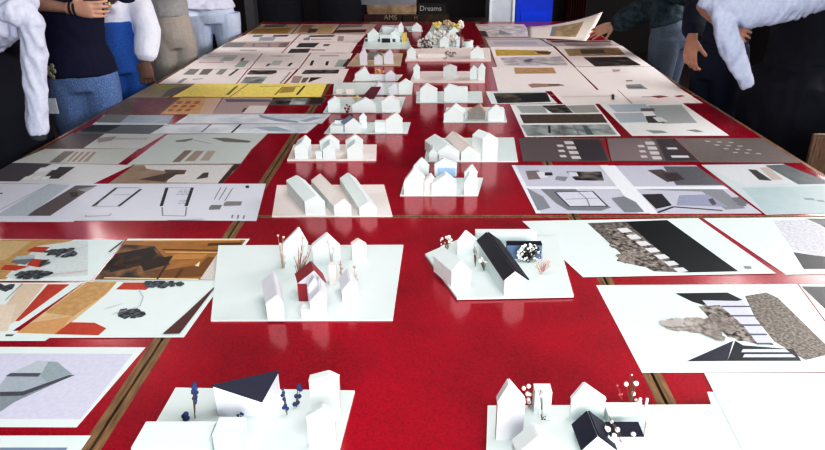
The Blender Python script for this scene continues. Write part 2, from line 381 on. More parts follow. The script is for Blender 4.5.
sheet('wide pale watercolour of blue-grey waves, near half of its pair with two black strokes', [(166,124.5),(318,124.2),(307,133.5),(150,134)], [
  ('p', wav, c((-180,224),(650,222),(600,272),(-260,272))), ('l', ink, c((230,222),(178,270)), .012), ('l', inkl, c((62,222),(8,268)), .012), ('p', '#a9b4c2', c((300,240),(430,235),(520,262),(390,262)))], '#d0d4d8', 1)
d = X(90, 75, 6.346); e = X(150, 40, 7.5)
sheet('reddish-brown blurred print, left border before the blue jeans', [(128,98),(181,98),(160,114.5),(106,115)], [
  ('p', M('#80535a', .5, .25, 30), d((250,148),(545,148),(445,250),(110,250))), ('p', M('#7b6a5f', .5, .2, 20), d((250,148),(290,148),(270,250),(100,250)))], '#8a6a6c', 0)
sheet('peach sheet printed with rows of small red houses, before the yellow sheets', [(181,98),(222,98),(212,114.5),(160,114.5)], [
  ('p', M('#d1ab7c', .5, .12, 20), d((560,150),(740,148),(690,250),(450,250)))] +
  [('p', '#b06a4c', d((560+i*55-j*28,168+j*24),(592+i*55-j*28,168+j*24),(576+i*55-j*28,184+j*24),(545+i*55-j*28,184+j*24))) for i in range(3) for j in range(3)], '#d3b7a4', 1)
sheet('pinkish-grey sheet with a dark block and white corner, left of the bare red seam', [(224,98),(273,98),(263,114.5),(212,114.5)], [
  ('p', '#b9a3a2', c((140,75),(410,75),(350,160),(70,160))), ('p', '#75717a', c((140,80),(400,84),(395,96),(150,98))), ('p', '#5b4b49', c((250,132),(280,132),(265,152),(232,154))), ('p', '#dcd6d4', c((280,118),(395,118),(355,162),(240,162)))], '#c0a9a8', 2)
sheet('dark strip of photographs ending at the table seam, under the yellow sheet', [(274,97.5),(327,97.5),(321,105.3),(268,105.3)], [
  ('p', photo_dk, c((412,75),(520,75),(500,112),(400,110))), ('p', photo_gr, c((520,75),(610,75),(590,112),(500,112))), ('p', '#3a2c27', c((625,72),(700,72),(690,106),(610,108)))], '#6c625f', 0)
e = X(240, 60, 7.5)
sheet('olive-grey print with dark green streak, left of the yellow sheets', [(155,84),(195,84),(168,98),(128,98)], [
  ('q', '#9c8f7c', [(0,0),(1,0),(1,1),(0,1)]), ('p', '#6f6b68', [(170,89),(196,85),(190,93),(160,98)]), ('p', '#a49a58', [(158,85),(178,85),(170,90),(155,90)])], '#9c8f7c', 2)
YEL = M('#f0df84', .5, .1, 40)
sheet('yellow sheet with a diagonal black stroke, left one of the yellow pair', [(195,84),(248,84),(229,97.3),(172,97.3)], [
  ('q', YEL, [(0,0),(1,0),(1,1),(0,1)]), ('p', '#7d7040', [(235,87),(239,85.5),(229,95),(226,95)]), ('l', '#9c5c3c', [(182,97),(205,97)], .01)], '#ecdc84', 1)
sheet('yellow sheet with a small house sketch, right one of the yellow pair', [(249,84),(327,84),(321,97),(230,97.3)], [
  ('q', YEL, [(0,0),(1,0),(1,1),(0,1)]), ('l', '#6f6340', e((262,262),(320,205),(455,198)), .01), ('l', '#4a4130', e((485,195),(425,262)), .014), ('p', '#b39c5c', e((330,205),(420,205),(400,240),(290,250))), ('l', '#6f6340', e((150,200),(330,196)), .008)], '#ecdc84', 0)
def win(m, u0, v0, u1, v1): return ('r', m, u0, v0, u1, v1)
g = WARM
e = X(150, 40, 7.5)
sheet('white sheet with three grey-green strips, row behind the yellow, at the left border', [(182,69.3),(248,69.3),(236,84),(158,84)], [
  ('p', '#8d908c', e((245,262),(300,220),(375,222),(330,262))), ('p', '#7b7a78', e((365,262),(400,222),(480,218),(430,262))), ('p', '#949490', e((490,260),(530,222),(585,220),(540,262))),
  ('l', ink, e((668,215),(595,270)), .02), ('p', '#a39a9b', e((200,325),(250,290),(285,290),(230,325))), ('l', inkl, e((320,298),(400,292)), .02)], g, 2)
e = X(240, 60, 7.5)
sheet('white sheet with short dark photo above a grey one, behind the yellow sheets', [(249,69.2),(297,69.2),(283,84),(237,84)], [
  ('p', photo_dk, e((80,78),(275,78),(275,95),(240,108),(50,108))), ('p', photo_gr, e((45,128),(208,125),(160,178),(0,175))), ('l', inkl, e((380,90),(300,178)), .01)], g, 0)
sheet('white sheet with long dark photo, row behind the yellow sheets, next to the models', [(299,69.2),(349,69),(342,84),(285,84)], [
  ('p', photo_dk, e((490,76),(745,74),(735,102),(460,106))), ('p', '#b39f9c', e((400,122),(470,122),(440,176),(380,172))), ('p', '#7e7263', e((475,135),(520,132),(490,170),(455,172))), ('p', '#40332f', e((530,132),(615,132),(550,155),(510,172)))], g, 1)
sheet('white sheet with pale green-grey sketch, third from far end at left border', [(205,54.5),(262,53.5),(249,69),(183,69)], [
  win('#c9b3b0', .1, .55, .5, .62), win('#b7bcb6', .4, .2, .62, .5), ('lu', ink, [(.75,.3),(.8,.9)], .02), ('lu', inkl, [(.1,.15),(.6,.15)], .02), win('#adb5ad', .75, .5, .9, .9)], g, 1)
sheet('white sheet with faint house sketches, third row from far end, middle of left side', [(263,53.5),(310,53.3),(298.5,69),(250,69)], [
  ('lu', inkl, [(.2,.2),(.7,.2)], .02), win('#c4c6c2', .35, .5, .55, .8), ('lu', ink, [(.3,.85),(.32,.7)], .02), ('lu', ink, [(.75,.85),(.77,.65)], .02)], g, 2)
sheet('white sheet with two short black strokes, beside the tan-based model', [(311,53.3),(353,53.2),(344.5,68.5),(299.5,69)], [
  win('#a9aaa9', .25, .15, .7, .22), ('lu', ink, [(.2,.8),(.17,.5)], .02), ('lu', ink, [(.55,.8),(.52,.55)], .02), win('#b4bdb8', .75, .45, .95, .9), ('lu', ink, [(.97,.9),(1,.4)], .03)], g, 0)
e = X(240, 15, 6.346)
sheet('white sheet with grey oval drawing, second-last full row at the left border', [(228,42.3),(292,42.3),(281,53.3),(208,54)], [
  ('p', '#b7a7a6', e((10,178),(315,174),(290,206),(-40,206))), ('p', '#8e8180', e((255,180),(318,174),(295,205),(240,205))), ('l', inkl, e((90,180),(185,182),(185,204),(85,202),(90,180)), .02), ('l', ink, e((0,224),(105,224)), .025), ('p', '#8d8a8a', e((-80,175),(40,176),(10,205),(-120,206)))], g, 0)
sheet('white sheet with two dark slanted bands, second-last full row, beside the white model', [(293,42.3),(358,42.3),(351,53),(282,53.3)], [
  ('p', M('#4a4446', .5, .2, 20), e((380,180),(505,178),(470,206),(355,206))), ('p', M('#4e484a', .5, .2, 20), e((325,216),(450,214),(430,240),(302,242))), ('p', '#6c5c55', e((535,186),(575,186),(560,198),(525,198))), ('l', ink, e((450,222),(540,224)), .03)], g, 1)
sheet('white sheet with black bar and grey sketch, row just before the gold prints, left', [(247,34.3),(300,34.3),(292,42),(230,42)], [
  ('p', '#7e8684', e((85,130),(150,128),(135,140),(80,140))), ('p', '#3c3335', e((215,130),(310,128),(300,138),(205,139))), ('p', '#aeb0b8', e((130,142),(230,142),(210,165),(115,165)))], g, 2)
sheet('white sheet with dark top bar, row just before the gold prints, right', [(301,34.3),(366,34.3),(359,42),(293,42)], [
  ('p', '#53413a', e((445,130),(605,128),(590,138),(435,140))), ('p', '#8e9a94', e((405,148),(445,140),(440,160),(400,160))), ('p', '#b7a6a6', e((625,135),(660,135),(655,165),(615,165))), ('l', inkl, e((450,155),(580,155)), .03)], g, 0)
sheet('gold and brown print at the far left corner of the table', [(262,24.2),(300,24.2),(291,34),(246,34)], [
  ('p', M('#b08a45', .5, .2, 14), e((95,90),(330,82),(300,118),(60,118))), ('p', '#7c706c', e((160,62),(300,58),(280,75),(150,80)))], '#c7b39a', 1)
sheet('brown print with dark square, second on the far table edge', [(301,24.2),(340,24.2),(332,34),(292,34)], [
  ('p', '#a98565', e((400,65),(470,65),(430,110),(360,115))), ('p', '#5a463d', e((440,88),(500,88),(480,112),(425,115))), ('p', '#c2a57c', e((500,70),(600,66),(580,112),(490,115)))], '#cbb8a5', 2)
sheet('print with long dark brown bar, third on the far table edge', [(341,24.2),(377,24.2),(367,34),(333,34)], [
  ('p', '#8f7f7b', e((640,62),(780,60),(770,76),(620,80))), ('p', M('#5b3a32', .5, .2, 20), e((600,95),(805,92),(795,110),(575,114)))], '#c9b3ac', 0)
# ---- right side, nearest first
c = X(665, 325, 3.6)
sheet('blank white sheet overlapping another, nearest on the right border of the frame', [(704,373.6),(930,374),(1010,480),(757,480)], [('p','#cfcfd4', c((230,270),(250,300),(240,305),(222,275)))], WHITE, 2)
sheet('blank white sheet under the nearest right one, its corner sticking out', [(707,392),(900,392),(960,500),(742,500)], [], WHITE, 0)
c = X(525, 205, 2.57)
sheet('large white sheet with curved pebble building and grey tree drawing, right foreground', [(596,285.5),(797,284.5),(862,372.5),(642,373.2)], [
  ('p', grn_dk, c((385,228),(520,226),(560,245),(470,262),(430,250))),
  ('p', leafy, c((470,250),(530,250),(600,330),(640,362),(545,350),(450,265))),
  ('p', '#c9c9d8', c((455,246),(560,248),(580,280),(640,360),(560,352),(500,290))),
  ('p', leafy, c((445,262),(500,258),(560,310),(600,360),(520,340))),
  ('p', M('#4f4742', .5, .1, 130, '#918881', .33, .64), c((565,235),(620,226),(650,240),(795,382),(720,400),(640,352),(590,290))),
  ('p', navy, c((415,403),(535,350),(520,402))), ('p', '#1d222c', c((520,402),(540,350),(560,362),(690,372),(710,402)))] +
  [('l', '#5f5f6e', c((505+i*22,262+i*24),(580+i*14,262+i*24)), .008) for i in range(5)] +
  [('p', '#cfd2e2', c((560+i*4,372+i*13),(670+i*16,372+i*13),(680+i*16,380+i*13),(555+i*4,380+i*13))) for i in range(2)] +
  [('b', M('#887d77', .5, .1, 70, '#b9b2ae', .3, .7), 690, 326, 20, 6, 50, .016), ('b', M('#665c57', .5, .1, 90, '#a39b96', .3, .7), 718, 328, 12, 11, 40, .016), ('b', M('#b0a8a5', .5, .1, 70), 675, 325, 14, 3, 20, .012)], WHITE, 1)
sheet('white sheet with a black wedge, right of the pebble building drawing', [(799,284.5),(985,284),(1060,366),(863,372)], [
  ('p', grn_dk, [(801,286.5),(845,287),(900,330),(860,335),(828,312)])], WHITE, 0)
sheet('large white sheet with slanted black band and leafy facade, behind the foreground sheet', [(522,221.5),(698,218.6),(776,274),(583,277.8)], [
  ('p', grn_dk, c((258,44),(365,40),(548,172),(412,175))), ('p', M('#4b4543', .5, .1, 70, '#8d8581', .35, .65), c((160,48),(258,44),(412,175),(330,172),(250,130))),
  ('p', leafy, c((205,60),(270,62),(395,172),(300,160),(235,145),(250,120)))] +
  [('p', '#d5d3d8', c((235+i*24,62+i*17),(262+i*24,60+i*17),(276+i*24,70+i*17),(250+i*24,73+i*17))) for i in range(7)] +
  [('b', leafy3, 627, 258, 9, 5, 24, .014), ('b', leafy, 615, 243, 7, 4, 24, .012), ('p', inkl, c((560,160),(580,160),(582,166),(566,166)))], WHITE, 2)
c = X(665, 205, 3.75)
sheet('white sheet with grey speckled field and black wedges, cut by the right frame edge', [(703,218.5),(880,217),(965,272),(786,275)], [
  ('p', M('#a6a4b2', .5, .1, 90, '#dddbe4', .3, .7), c((405,60),(530,55),(640,110),(640,210),(560,190),(480,170),(430,100))),
  ('p', grn_dk, c((525,52),(620,52),(720,120),(620,100),(580,75))), ('p', M('#1d2023', .45, .4, 60), c((480,178),(560,190),(640,200),(660,242),(520,242)))], WHITE, 1)
c = X(500, 90, 3.461)
sheet('lilac-grey sheet with isometric rooms, four images, beside the right model column', [(511.5,165.7),(608,165.7),(649.5,214),(536,214)], [
  ('p', '#85797a', c((88,282),(135,280),(140,310),(98,312))), ('p', '#d5d5de', c((125,285),(155,285),(165,305),(138,305))), ('p', '#343840', c((155,287),(180,287),(182,297),(155,298))),
  ('p', '#8f8e98', c((195,300),(235,302),(225,318),(190,312))), ('p', photo_dk, c((228,284),(350,284),(360,316),(262,314))), ('p', '#cbcbd8', c((235,286),(265,286),(272,300),(245,302))),
  ('p', '#83858c', c((135,340),(250,336),(270,352),(385,408),(350,420),(235,418),(195,395))), ('p', '#c9cad6', c((190,355),(320,352),(372,404),(240,405))), ('l', ink, c((190,355),(320,352),(372,404),(240,405),(190,355)), .006), ('l', inkl, c((270,354),(300,378),(340,376)), .005), ('l', inkl, c((225,380),(300,378),(310,404)), .005), ('l', '#e2e2ea', [(519,188.3),(628,188.3)], .03), ('l', '#e2e2ea', [(605,165.7),(645,214)], .05), ('l', '#e2e2ea', [(512,165.7),(537,214)], .03),
  ('p', '#8d8f96', c((92,340),(150,372),(175,410),(130,420))), ('p', '#86888f', c((385,376),(430,370),(470,390),(500,425),(430,425)))], '#c0bfcc', 2)
sheet('lilac-grey sheet with dark collage corners, four images, right neighbour of the isometric rooms', [(608,165.7),(696,165.4),(762,213.6),(650,214)], [
  ('p', '#5a4d50', c((510,278),(560,275),(620,305),(580,320))), ('p', M('#67666c', .5, .1, 60), c((565,265),(690,265),(780,330),(610,330))), ('p', '#44373a', c((560,290),(610,285),(640,310),(590,318))),
  ('p', '#8c8d93', c((480,345),(640,340),(770,345),(850,410),(780,415),(700,352))), ('p', '#2f2d33', c((490,362),(560,360),(595,400),(540,412))), ('l', ink, c((545,425),(600,405),(770,418)), .01),
  ('p', '#9a9bae', c((620,365),(720,362),(790,405),(610,400))), ('p', '#56545a', c((720,380),(735,375),(750,395),(735,400))), ('l', '#e2e2ea', [(626,188),(727,188)], .03), ('l', '#e2e2ea', [(609.5,165.7),(651.5,214)], .05), ('b', '#77767c', 742, 201, 5, 4, 12, .02)], '#bcbbc8', 0)
c = X(645, 90, 3.461)
sheet('sheet with slanted grey photo above pale green field, at the right table border', [(701,165),(783,164),(905,212),(766,215)], [
  ('p', '#c6c8cc', c((200,262),(420,260),(520,322),(350,335))), ('p', M('#646a6d', .5, .15, 20), c((415,262),(505,258),(640,315),(640,326),(530,328))), ('p', '#3b383a', c((355,275),(385,278),(440,315),(395,312))), ('p', '#b5a9a2', c((395,270),(425,268),(480,312),(440,312))),
  ('p', M('#aab9bd', .5, .04, 20), c((335,340),(640,332),(740,430),(420,430))), ('p', '#7f8c90', c((545,375),(580,375),(590,384),(555,382))), ('p', '#7f8c90', c((590,382),(615,382),(625,390),(600,388)))], '#bcc4c8', 1)
c = X(500, 90, 3.461)
brick_bar = '#c9c5c6'
def bars(x, y): return [('p', brick_bar, c((x+i*8,y+i*17),(x+32+i*8,y+i*17),(x+38+i*8,y+11+i*17),(x+6+i*8,y+11+i*17))) for i in range(4)] + [('p', brick_bar, c((x-25+i*5,y+12+i*18),(x-4+i*5,y+12+i*18),(x+2+i*5,y+20+i*18),(x-20+i*5,y+20+i*18))) for i in range(3)]
sheet('taupe print with white ladder marks and dark right half, first from the models', [(518.5,138.3),(605,138.5),(610,161.7),(523,161.5)], [
  ('p', taupe, c((60,165),(250,168),(275,248),(80,246))), ('p', taupe_d, c((245,172),(345,172),(375,246),(272,246))), ('p', M('#8e1f2b'), c((345,176),(365,172),(378,240)))]+bars(220, 178), '#6c5f61', 1)
sheet('taupe print with white ladder marks, second from the models', [(606.5,138.5),(673,138.3),(698,162),(611.5,161.7)], [
  ('p', mauve, c((372,168),(520,168),(560,246),(382,246))), ('p', taupe_d, c((540,172),(620,170),(690,246),(575,246))), ('p', brick_bar, c((575,200),(610,200),(616,207),(580,207))), ('p', brick_bar, c((590,228),(650,228),(656,236),(596,236)))]+bars(500, 180), '#6c5f61', 2)
c = X(645, 90, 3.461)
sheet('taupe print with rows of small white dashes, at the right table border', [(674.5,138.3),(762,138.2),(801,163),(699.5,162.3)], [
  ('q', M('#776e6c', .5, .08, 60), [(0,0),(1,0),(1,1),(0,1)])] + [('p', '#b9b3ae', c((205+i*32+j*40,176+i*13+j*2),(222+i*32+j*40,176+i*13+j*2),(228+i*32+j*40,180+i*13+j*2),(212+i*32+j*40,180+i*13+j*2))) for i in range(4) for j in range(3)], '#776e6c', 0)
c = X(500, 90, 3.461)
sheet('sheet of three stacked photo strips, middle one dark brown, right of the twin-gable models', [(510,104.5),(595,104),(621,136.3),(525,137.3)], [
  ('p', '#a9adad', c((55,55),(150,55),(165,80),(75,80))), ('p', photo_dk, c((145,55),(225,52),(255,80),(180,80))), ('p', '#a8a5a2', c((230,55),(325,52),(345,78),(258,80))),
  ('p', M('#5a4a40', .5, .35, 30), c((68,86),(352,84),(372,114),(82,116))), ('p', photo_gr, c((72,122),(375,120),(405,156),(95,160))), ('l', ink, c((170,124),(172,150)), .012), ('p', '#5b6f6c', c((285,124),(300,124),(325,156),(300,156))), ('l', inkl, c((205,124),(215,156)), .01), ('l', inkl, c((255,124),(275,156)), .01)], '#e4e4e3', 1)
c = X(645, 90, 3.461)
sheet('sheet with pale blue image strips and small dark box, beside bare red table corner', [(599,104),(682.5,103.6),(729.5,136),(632,136.2)], [
  ('p', '#b9c4cc', c((-130,52),(0,50),(30,75),(-100,78))), ('p', '#aeb2b3', c((10,55),(125,52),(180,115),(60,118))), ('p', '#494547', c((0,92),(35,90),(70,115),(10,115))), ('p', '#d5d5d7', c((25,95),(55,95),(80,110),(45,112))),
  ('p', '#6b6365', c((-15,65),(30,65),(35,74),(-15,74))), ('p', '#948b88', c((140,140),(175,138),(205,146),(180,148))), ('p', '#9ba09f', c((0,140),(60,142),(80,150),(30,152))), ('p','#b7bec6', c((-110,82),(-10,80),(10,112),(-85,115)))], '#e6e5e4', 2)
c = X(475, 25, 6)
sheet('white sheet with a dark landscape photograph, left one of its row beside the models', [(485.5,91.5),(545,91),(557.5,103.5),(491.5,104)], [
  ('p', M('#2a2420', .45, .1, 10, '#84704a', .45, .66), c((110,410),(430,406),(455,462),(135,470))), ('p', '#1e1a19', c((250,425),(430,408),(450,455),(300,462)))], WHITE, 0)
c = X(580, 30, 5.623)
sheet('white sheet of fine pale line sketches, centre of the row before the dark-suited figures', [(551,91),(617,89.5),(632,104),(563,104)], [
  ('t', inkl, .08, .45, .9, 3), ('l', ink, c((185,365),(185,395)), .015), ('l', ink, c((225,345),(290,412)), .012)], WARM, 1)
sheet('white sheet with three small red marks near the right table border', [(617.5,89.5),(681,89.3),(703,103.4),(632.5,104)], [
  ('p', '#8d1f2c', c((390,375),(450,370),(500,376),(440,384))), ('p', '#8d1f2c', c((530,373),(570,368),(590,374),(550,380))), ('l', inkl, c((345,378),(395,378)), .015)], WARM, 2)
c = X(475, 25, 6)
sheet('white sheet with two orange-brown strips, right of the second tree model', [(492,67.2),(574,67),(598,91.3),(498,91.5)], [
  ('p', M('#bd9c72', .5, .15, 20), c((235,258),(470,258),(488,292),(240,294))), ('p', M('#a88f80', .5, .15, 20), c((315,360),(350,352),(520,358),(540,366),(340,378))), ('p', '#6d4c40', c((440,356),(510,356),(500,364),(440,364)))], WARM, 2)
c = X(580, 30, 5.623)
sheet('white sheet with grey table sketch, behind the sheet with red marks', [(575,67),(653,66.8),(681,89.2),(599,90)], [
  ('p', '#9b9a9c', c((255,308),(340,305),(390,338),(275,340))), ('l', ink, c((260,322),(350,322)), .02), ('p', '#b3a4a1', c((180,222),(230,222),(220,234),(185,236))), ('p', '#8c7a78', c((255,284),(290,282),(300,288),(260,290))), ('t', inkl, .2, .25, .6, 2)], WARM, 0)
c = X(475, 25, 6)
sheet('sheet with yellow strip above a grey streaked photo, right of the tree clump model', [(490,46.8),(553,46.6),(574,66.8),(497,67)], [
  ('p', M('#c2a548', .5, .3, 20), c((120,148),(440,155),(450,180),(130,186))), ('p', '#5c4a35', c((360,158),(460,162),(450,175),(380,172))), ('p', photo_lt, c((150,196),(520,190),(560,244),(180,244))), ('p', '#6b6668', c((290,212),(350,205),(330,222),(300,222)))], WARM, 1)
c = X(580, 30, 5.623)
sheet('sheet with tan band and black landscape band, at the right table border', [(555,46.5),(622,46),(652,66.7),(575.5,66.8)], [
  ('p', M('#a98f6a', .5, .25, 14), c((-90,108),(215,100),(255,142),(-60,148))), ('p', '#5d5148', c((0,112),(130,112),(140,132),(10,136))), ('p', M('#2c2724', .45, .1, 10, '#776a58', .48, .7), c((20,155),(260,152),(345,200),(85,206)))], WARM, 2)
sheet('grey-toned sheet with thin dark upper edge, second row from the far end, right side', [(485,38),(545,38),(553,46.4),(489,46.6)], [win('#9a9598', .02, .1, .98, .2), win('#b2adaf', .1, .45, .8, .8), ('lu', ink, [(.9,.1),(1,.95)], .02)], '#c4bcbd', 0)
sheet('sheet with brown-black upper strip lying under the reaching hand', [(546,40.5),(612,40.5),(621,45.8),(554,46.4)], [win('#59474a', .05, .05, .95, .4), win('#8b7c78', .2, .5, .9, .9)], '#b5aaa8', 1)
sheet('pinkish-grey print with small grey triangle, at the far end right of the tree clump', [(475,24.2),(524,24.2),(534,37.5),(483,37.5)], [
  ('r', photo_lt, .04, .05, .96, .95), ('q', '#85868a', [(.35,.8),(.42,.45),(.62,.85)]), win('#4a2229', .0, .55, .12, .95)], '#c7b6b4', 2)
# the sheet being lifted by the reaching hand
def lifted():
    n = 14; L = MB(); m = M('#d8cfc8', .5, .02, 20); mp = M('#b39c78', .5, .1, 14, '#8b7b62', .4, .62); mg = M('#8a8688', .5, .15, 20)
    a0, a1 = P(527, 38.5), P(528, 25); b1 = P(594, 42)
    far = Vector((1.55, 7.40, 0)); y0, y1 = a0.y, a1.y; x0 = a0.x; x1 = P(601, 40).x
    hgt = lambda u, v: TZ+.003+(.16*(max(0, u-.1)/.9)**1.7)*(.18+.82*v)
    c00, c10 = P(529, 38.2), P(586, 41.5); yf = c10.y+.62; c11 = Q(603, 12, yf); c01 = P(527, 26.5)
    def gp(u, v):
        p = (c00*(1-u)+c10*u)*(1-v)+(c01*(1-u)+Vector((c11.x, yf, TZ))*u)*v
        p.z = TZ+.004+(c11.z-TZ)*(u**2.0)*(v**1.3)+.012*math.sin(math.pi*u)*(.3+.7*v)
        return p
    G = [[gp(i/n, j/6) for j in range(7)] for i in range(n+1)]
    for i in range(n):
        for j in range(6):
            u = i/n; mm = m
            if .42 < u < .72 and 1 <= j <= 4: mm = mp
            if .30 < u < .42 and 1 <= j <= 4: mm = mg
            L.face([G[i][j], G[i+1][j], G[i+1][j+1], G[i][j+1]], mm)
    o = L.build('printed_sheet', smooth=True)
    md = o.modifiers.new('thick', 'SOLIDIFY'); md.thickness = .0006
    rehome(o)
    tag(o, 'curling printed sheet with tan picture, lifted at its corner by the reaching hand', 'sheet of paper', 'printed sheets laid over the red tables')
lifted()
# ------------------------------------------------------------------ architectural models
W_ = M('#dde4e4', .55, .02, 30); WL = M('#dcdae2', .55, .03, 30); WG = M('#c9c9c9', .55, .03, 30); PK = M('#e2d6d2', .55, .03, 30)  # WL: white card with lavender wall shade put into its colour
NV = M('#25253a', .5, .1, 50); NV2 = M('#1c1c2a', .5, .1, 50); SL = M('#6f7c93', .5, .1, 40); RD = M('#93303a', .5, .12, 60); TN = M('#bfa084', .55, .1, 40); BGY = M('#8d8783', .55, .1, 40)
BLU = M('#a9bfe4', .5, .06, 30); STEM = M('#6b5a48', .7, .1, 60); FLW = M('#ece8e4', .6, .05, 80); LAV = M('#3d4a78', .7, .3, 60); DRY = M('#bfa79a', .7, .2, 60); REDL = M('#7c2a34', .6, .15, 60); DGY = M('#5d5a5c', .7, .2, 60); YLW = M('#d2c27c', .6, .15, 60); BRN = M('#7a4a32', .6, .15, 60)
CARD_W = M('#d8e1e0', .45, .012, 25, spec=.4); CARD_P = M('#e3d7d4', .5, .012, 25); CARD_T = M('#cdb9a4', .55, .04, 25)
class Model:
    def __init__(s, label, quad, t=.005, z0=.0, card=CARD_W):
        pts = [P(*q, z=TZ+z0) for q in quad]
        cx = sum(p.x for p in pts)/len(pts); cy = sum(p.y for p in pts)/len(pts)
        s.t = empty('architectural_model', (cx, cy, TZ+z0), label, 'model', 'white card models of gabled houses')
        b = MB(); b.prism(pts, (0,0,t), card); b.build('base', s.t); s.z = TZ+z0+t
    def house(s, c, x0, x1, yb, ye, ax, ay, bx, by, wall=W_, roof=W_, over=.0015, Lmax=.6, rt=.0018, gable2=None):
        (A_, B_, E_, X_, K_) = c((x0, yb), (x1, yb), (x0, ye), (ax, ay), (bx, by))
        A = P(*A_, z=s.z); B = P(*B_, z=s.z); Y = A.y; B.y = Y
        ze = max(s.z+.004, Q(*E_, Y).z); ap = Q(*X_, Y)
        if ap.z < ze+.002: ap.z = ze+.002
        k = P(*K_, z=ap.z); d = Vector((k.x-ap.x, k.y-ap.y, 0))
        if d.length > Lmax: d = d.normalized()*Lmax
        if d.length < .01: d = Vector((0, .02, 0))
        fr = [A, B, Vector((B.x, Y, ze)), ap, Vector((A.x, Y, ze))]
        w = MB(); w.prism(fr, d, wall); ho = w.build('house', s.t)
        r = MB(); dn = d.normalized()
        for e in (fr[4], fr[2]):
            sl = (ap-e); n = dn.cross(sl).normalized()
            if n.z < 0: n = -n
            e2 = e - sl.normalized()*over; off = n*.0006
            q = [e2-dn*over+off, ap-dn*over+off, ap+d+dn*over+off, e2+d+dn*over+off]
            r.prism(q, n*rt, roof)
        r.build('roof', ho)
        return ho
    def block(s, c, x0, x1, yb, yt, depth, wall=W_, top=None, z=None):
        (A_, B_, T_) = c((x0, yb), (x1, yb), (x0, yt))
        A = P(*A_, z=s.z if z is None else z); B = P(*B_, z=s.z if z is None else z); B.y = A.y; h = Q(*T_, A.y).z-A.z
        b = MB(); b.prism([A, B, B+Vector((0,depth,0)), A+Vector((0,depth,0))], (0,0,max(h,.004)), wall); ho = b.build('house', s.t)
        if top:
            zz = Vector((0,0,max(h,.004))); r = MB(); r.prism([A+zz, B+zz, B+zz+Vector((0,depth,0)), A+zz+Vector((0,depth,0))], (0,0,.002), top); r.build('roof', ho)
        return ho
    def sprig(s, c, foot, tips, balls, m=FLW, r=.0035, stem=STEM, sr=.0009, each=False, dy=0, squash=(1,1,1)):
        (f,) = c(foot); Fp = P(*f, z=s.z); Y = Fp.y+dy
        st = MB(); rr = random.Random(int(foot[0]*7+foot[1]))
        def wob(p): return p+Vector((0, rr.uniform(-.006, .006), 0))
        for t in tips:
            T = wob(Q(*c(t)[0], Y)); T.z = max(T.z, s.z+.006); mid = (Fp+T)/2+Vector((rr.uniform(-.003, .003), rr.uniform(-.003, .003), 0))
            st.tube([Fp, mid, T], [sr*1.2, sr, sr*.7], stem, n=5)
        bl = []
        for q in balls:
            p = wob(Q(*c(q[:2])[0], Y)); rb = q[2] if len(q) > 2 else r; p.z = max(p.z, s.z+rb+.001); bl.append((p, rb))
            a = Fp.lerp(p, .55); a.x = Fp.x*.6+p.x*.4
            st.tube([Fp.lerp(a, .6), a, p], sr*.7, stem, n=4)
        so = st.build('dried_sprig', s.t)
        if each:
            for p, q in bl:
                b = MB(); b.ball(p, q, m, 8, squash); b.build('blossom', so, True)
        elif bl:
            b = MB()
            for p, q in bl: b.ball(p, q, m, 6, squash)
            bo = b.build('blossoms', so, True)
        return so
    def bush(s, c, foot, cx, cy, rx, ry, n, m=FLW, r=.003, stem=STEM, sr=.0007):
        rr = random.Random(int(cx*3+cy)); balls = []
        for i in range(n):
            a = rr.uniform(0, 6.28); q = math.sqrt(rr.random()); balls.append((cx+rx*q*math.cos(a), cy+ry*q*math.sin(a), r*rr.uniform(.6, 1.3)))
        return s.sprig(c, foot, [(cx, cy-ry), (cx-rx*.7, cy-ry*.4), (cx+rx*.7, cy-ry*.4)], balls, m, stem=stem, sr=sr)

# --- near left: folded dark roof and lavender sprigs
m = Model('white model with one dark folded roof and blue lavender sprigs, nearest on the left', [(121,486),(331,486),(355,392.5),(176,389.5)], .006)
c = X(210, 360, 5)
FL, FR, BR = P(*c((40,278))[0], z=m.z), P(*c((272,280))[0], z=m.z), P(*c((352,160))[0], z=m.z)
BL = FL+(BR-FR)
hA = Q(*c((35,128))[0], FL.y).z; hC = Q(*c((276,208))[0], FR.y).z; hB = Q(*c((350,62))[0], BR.y).z
tA, tC, tB, tD = [Vector((p.x, p.y, h)) for p, h in ((FL,hA),(FR,hC),(BR,hB),(BL,max(m.z+.01, hA-.06)))]
b = MB()
for q in ((FL,FR,tC,tA),(FR,BR,tB,tC),(BR,BL,tD,tB),(BL,FL,tA,tD),(FL,FR,BR,BL),(tA,tC,tB),(tA,tB,tD)): b.face(q, WL)
ho = b.build('house', m.t)
r = MB(); nn = (tC-tA).cross(tB-tA).normalized()
up = Vector((0,0,.0015)); ov = Vector((-.003,-.003,0))
r.prism([tA+up+ov, tC+up+Vector((0,-.004,-.001)), tB+up+Vector((.003,.002,.001))], (0,0,.0025), NV); r.prism([tA+up+ov, tB+up+Vector((.003,.002,.001)), tD+up], (0,0,.0025), NV)
r.build('roof', ho)
m.house(c, 513, 655, 310, 108, 588, 84, 588, 70, over=0, Lmax=.02)
m.house(c, 497, 633, 440, 288, 563, 242, 566, 221, over=0, Lmax=.04)
m.block(c, 30, 165, 480, 372, .05)
m.block(X(120,360,5), 76, 440, 530, 440, .075)
c2 = X(120, 360, 5)
sq = (1, 1, .8)
m.sprig(c2, (376,290), [(372,118)], [(373,122,.0052),(366,132,.005),(380,134,.005),(372,150,.006),(364,166,.0046),(382,164,.0046),(373,190,.0055),(365,198,.004),(381,196,.004),(372,222,.004)], LAV, each=True)
m.sprig(c2, (330,312), [(328,280)], [(328,274,.006),(318,286,.006),(338,284,.006),(329,292,.006)], LAV, each=True)
m.sprig(c, (385,275), [(365,140)], [(364,145,.003),(366,168,.004),(360,180,.004),(372,190,.004),(376,228,.0045),(388,236,.0045),(368,238,.004)], LAV, each=True)
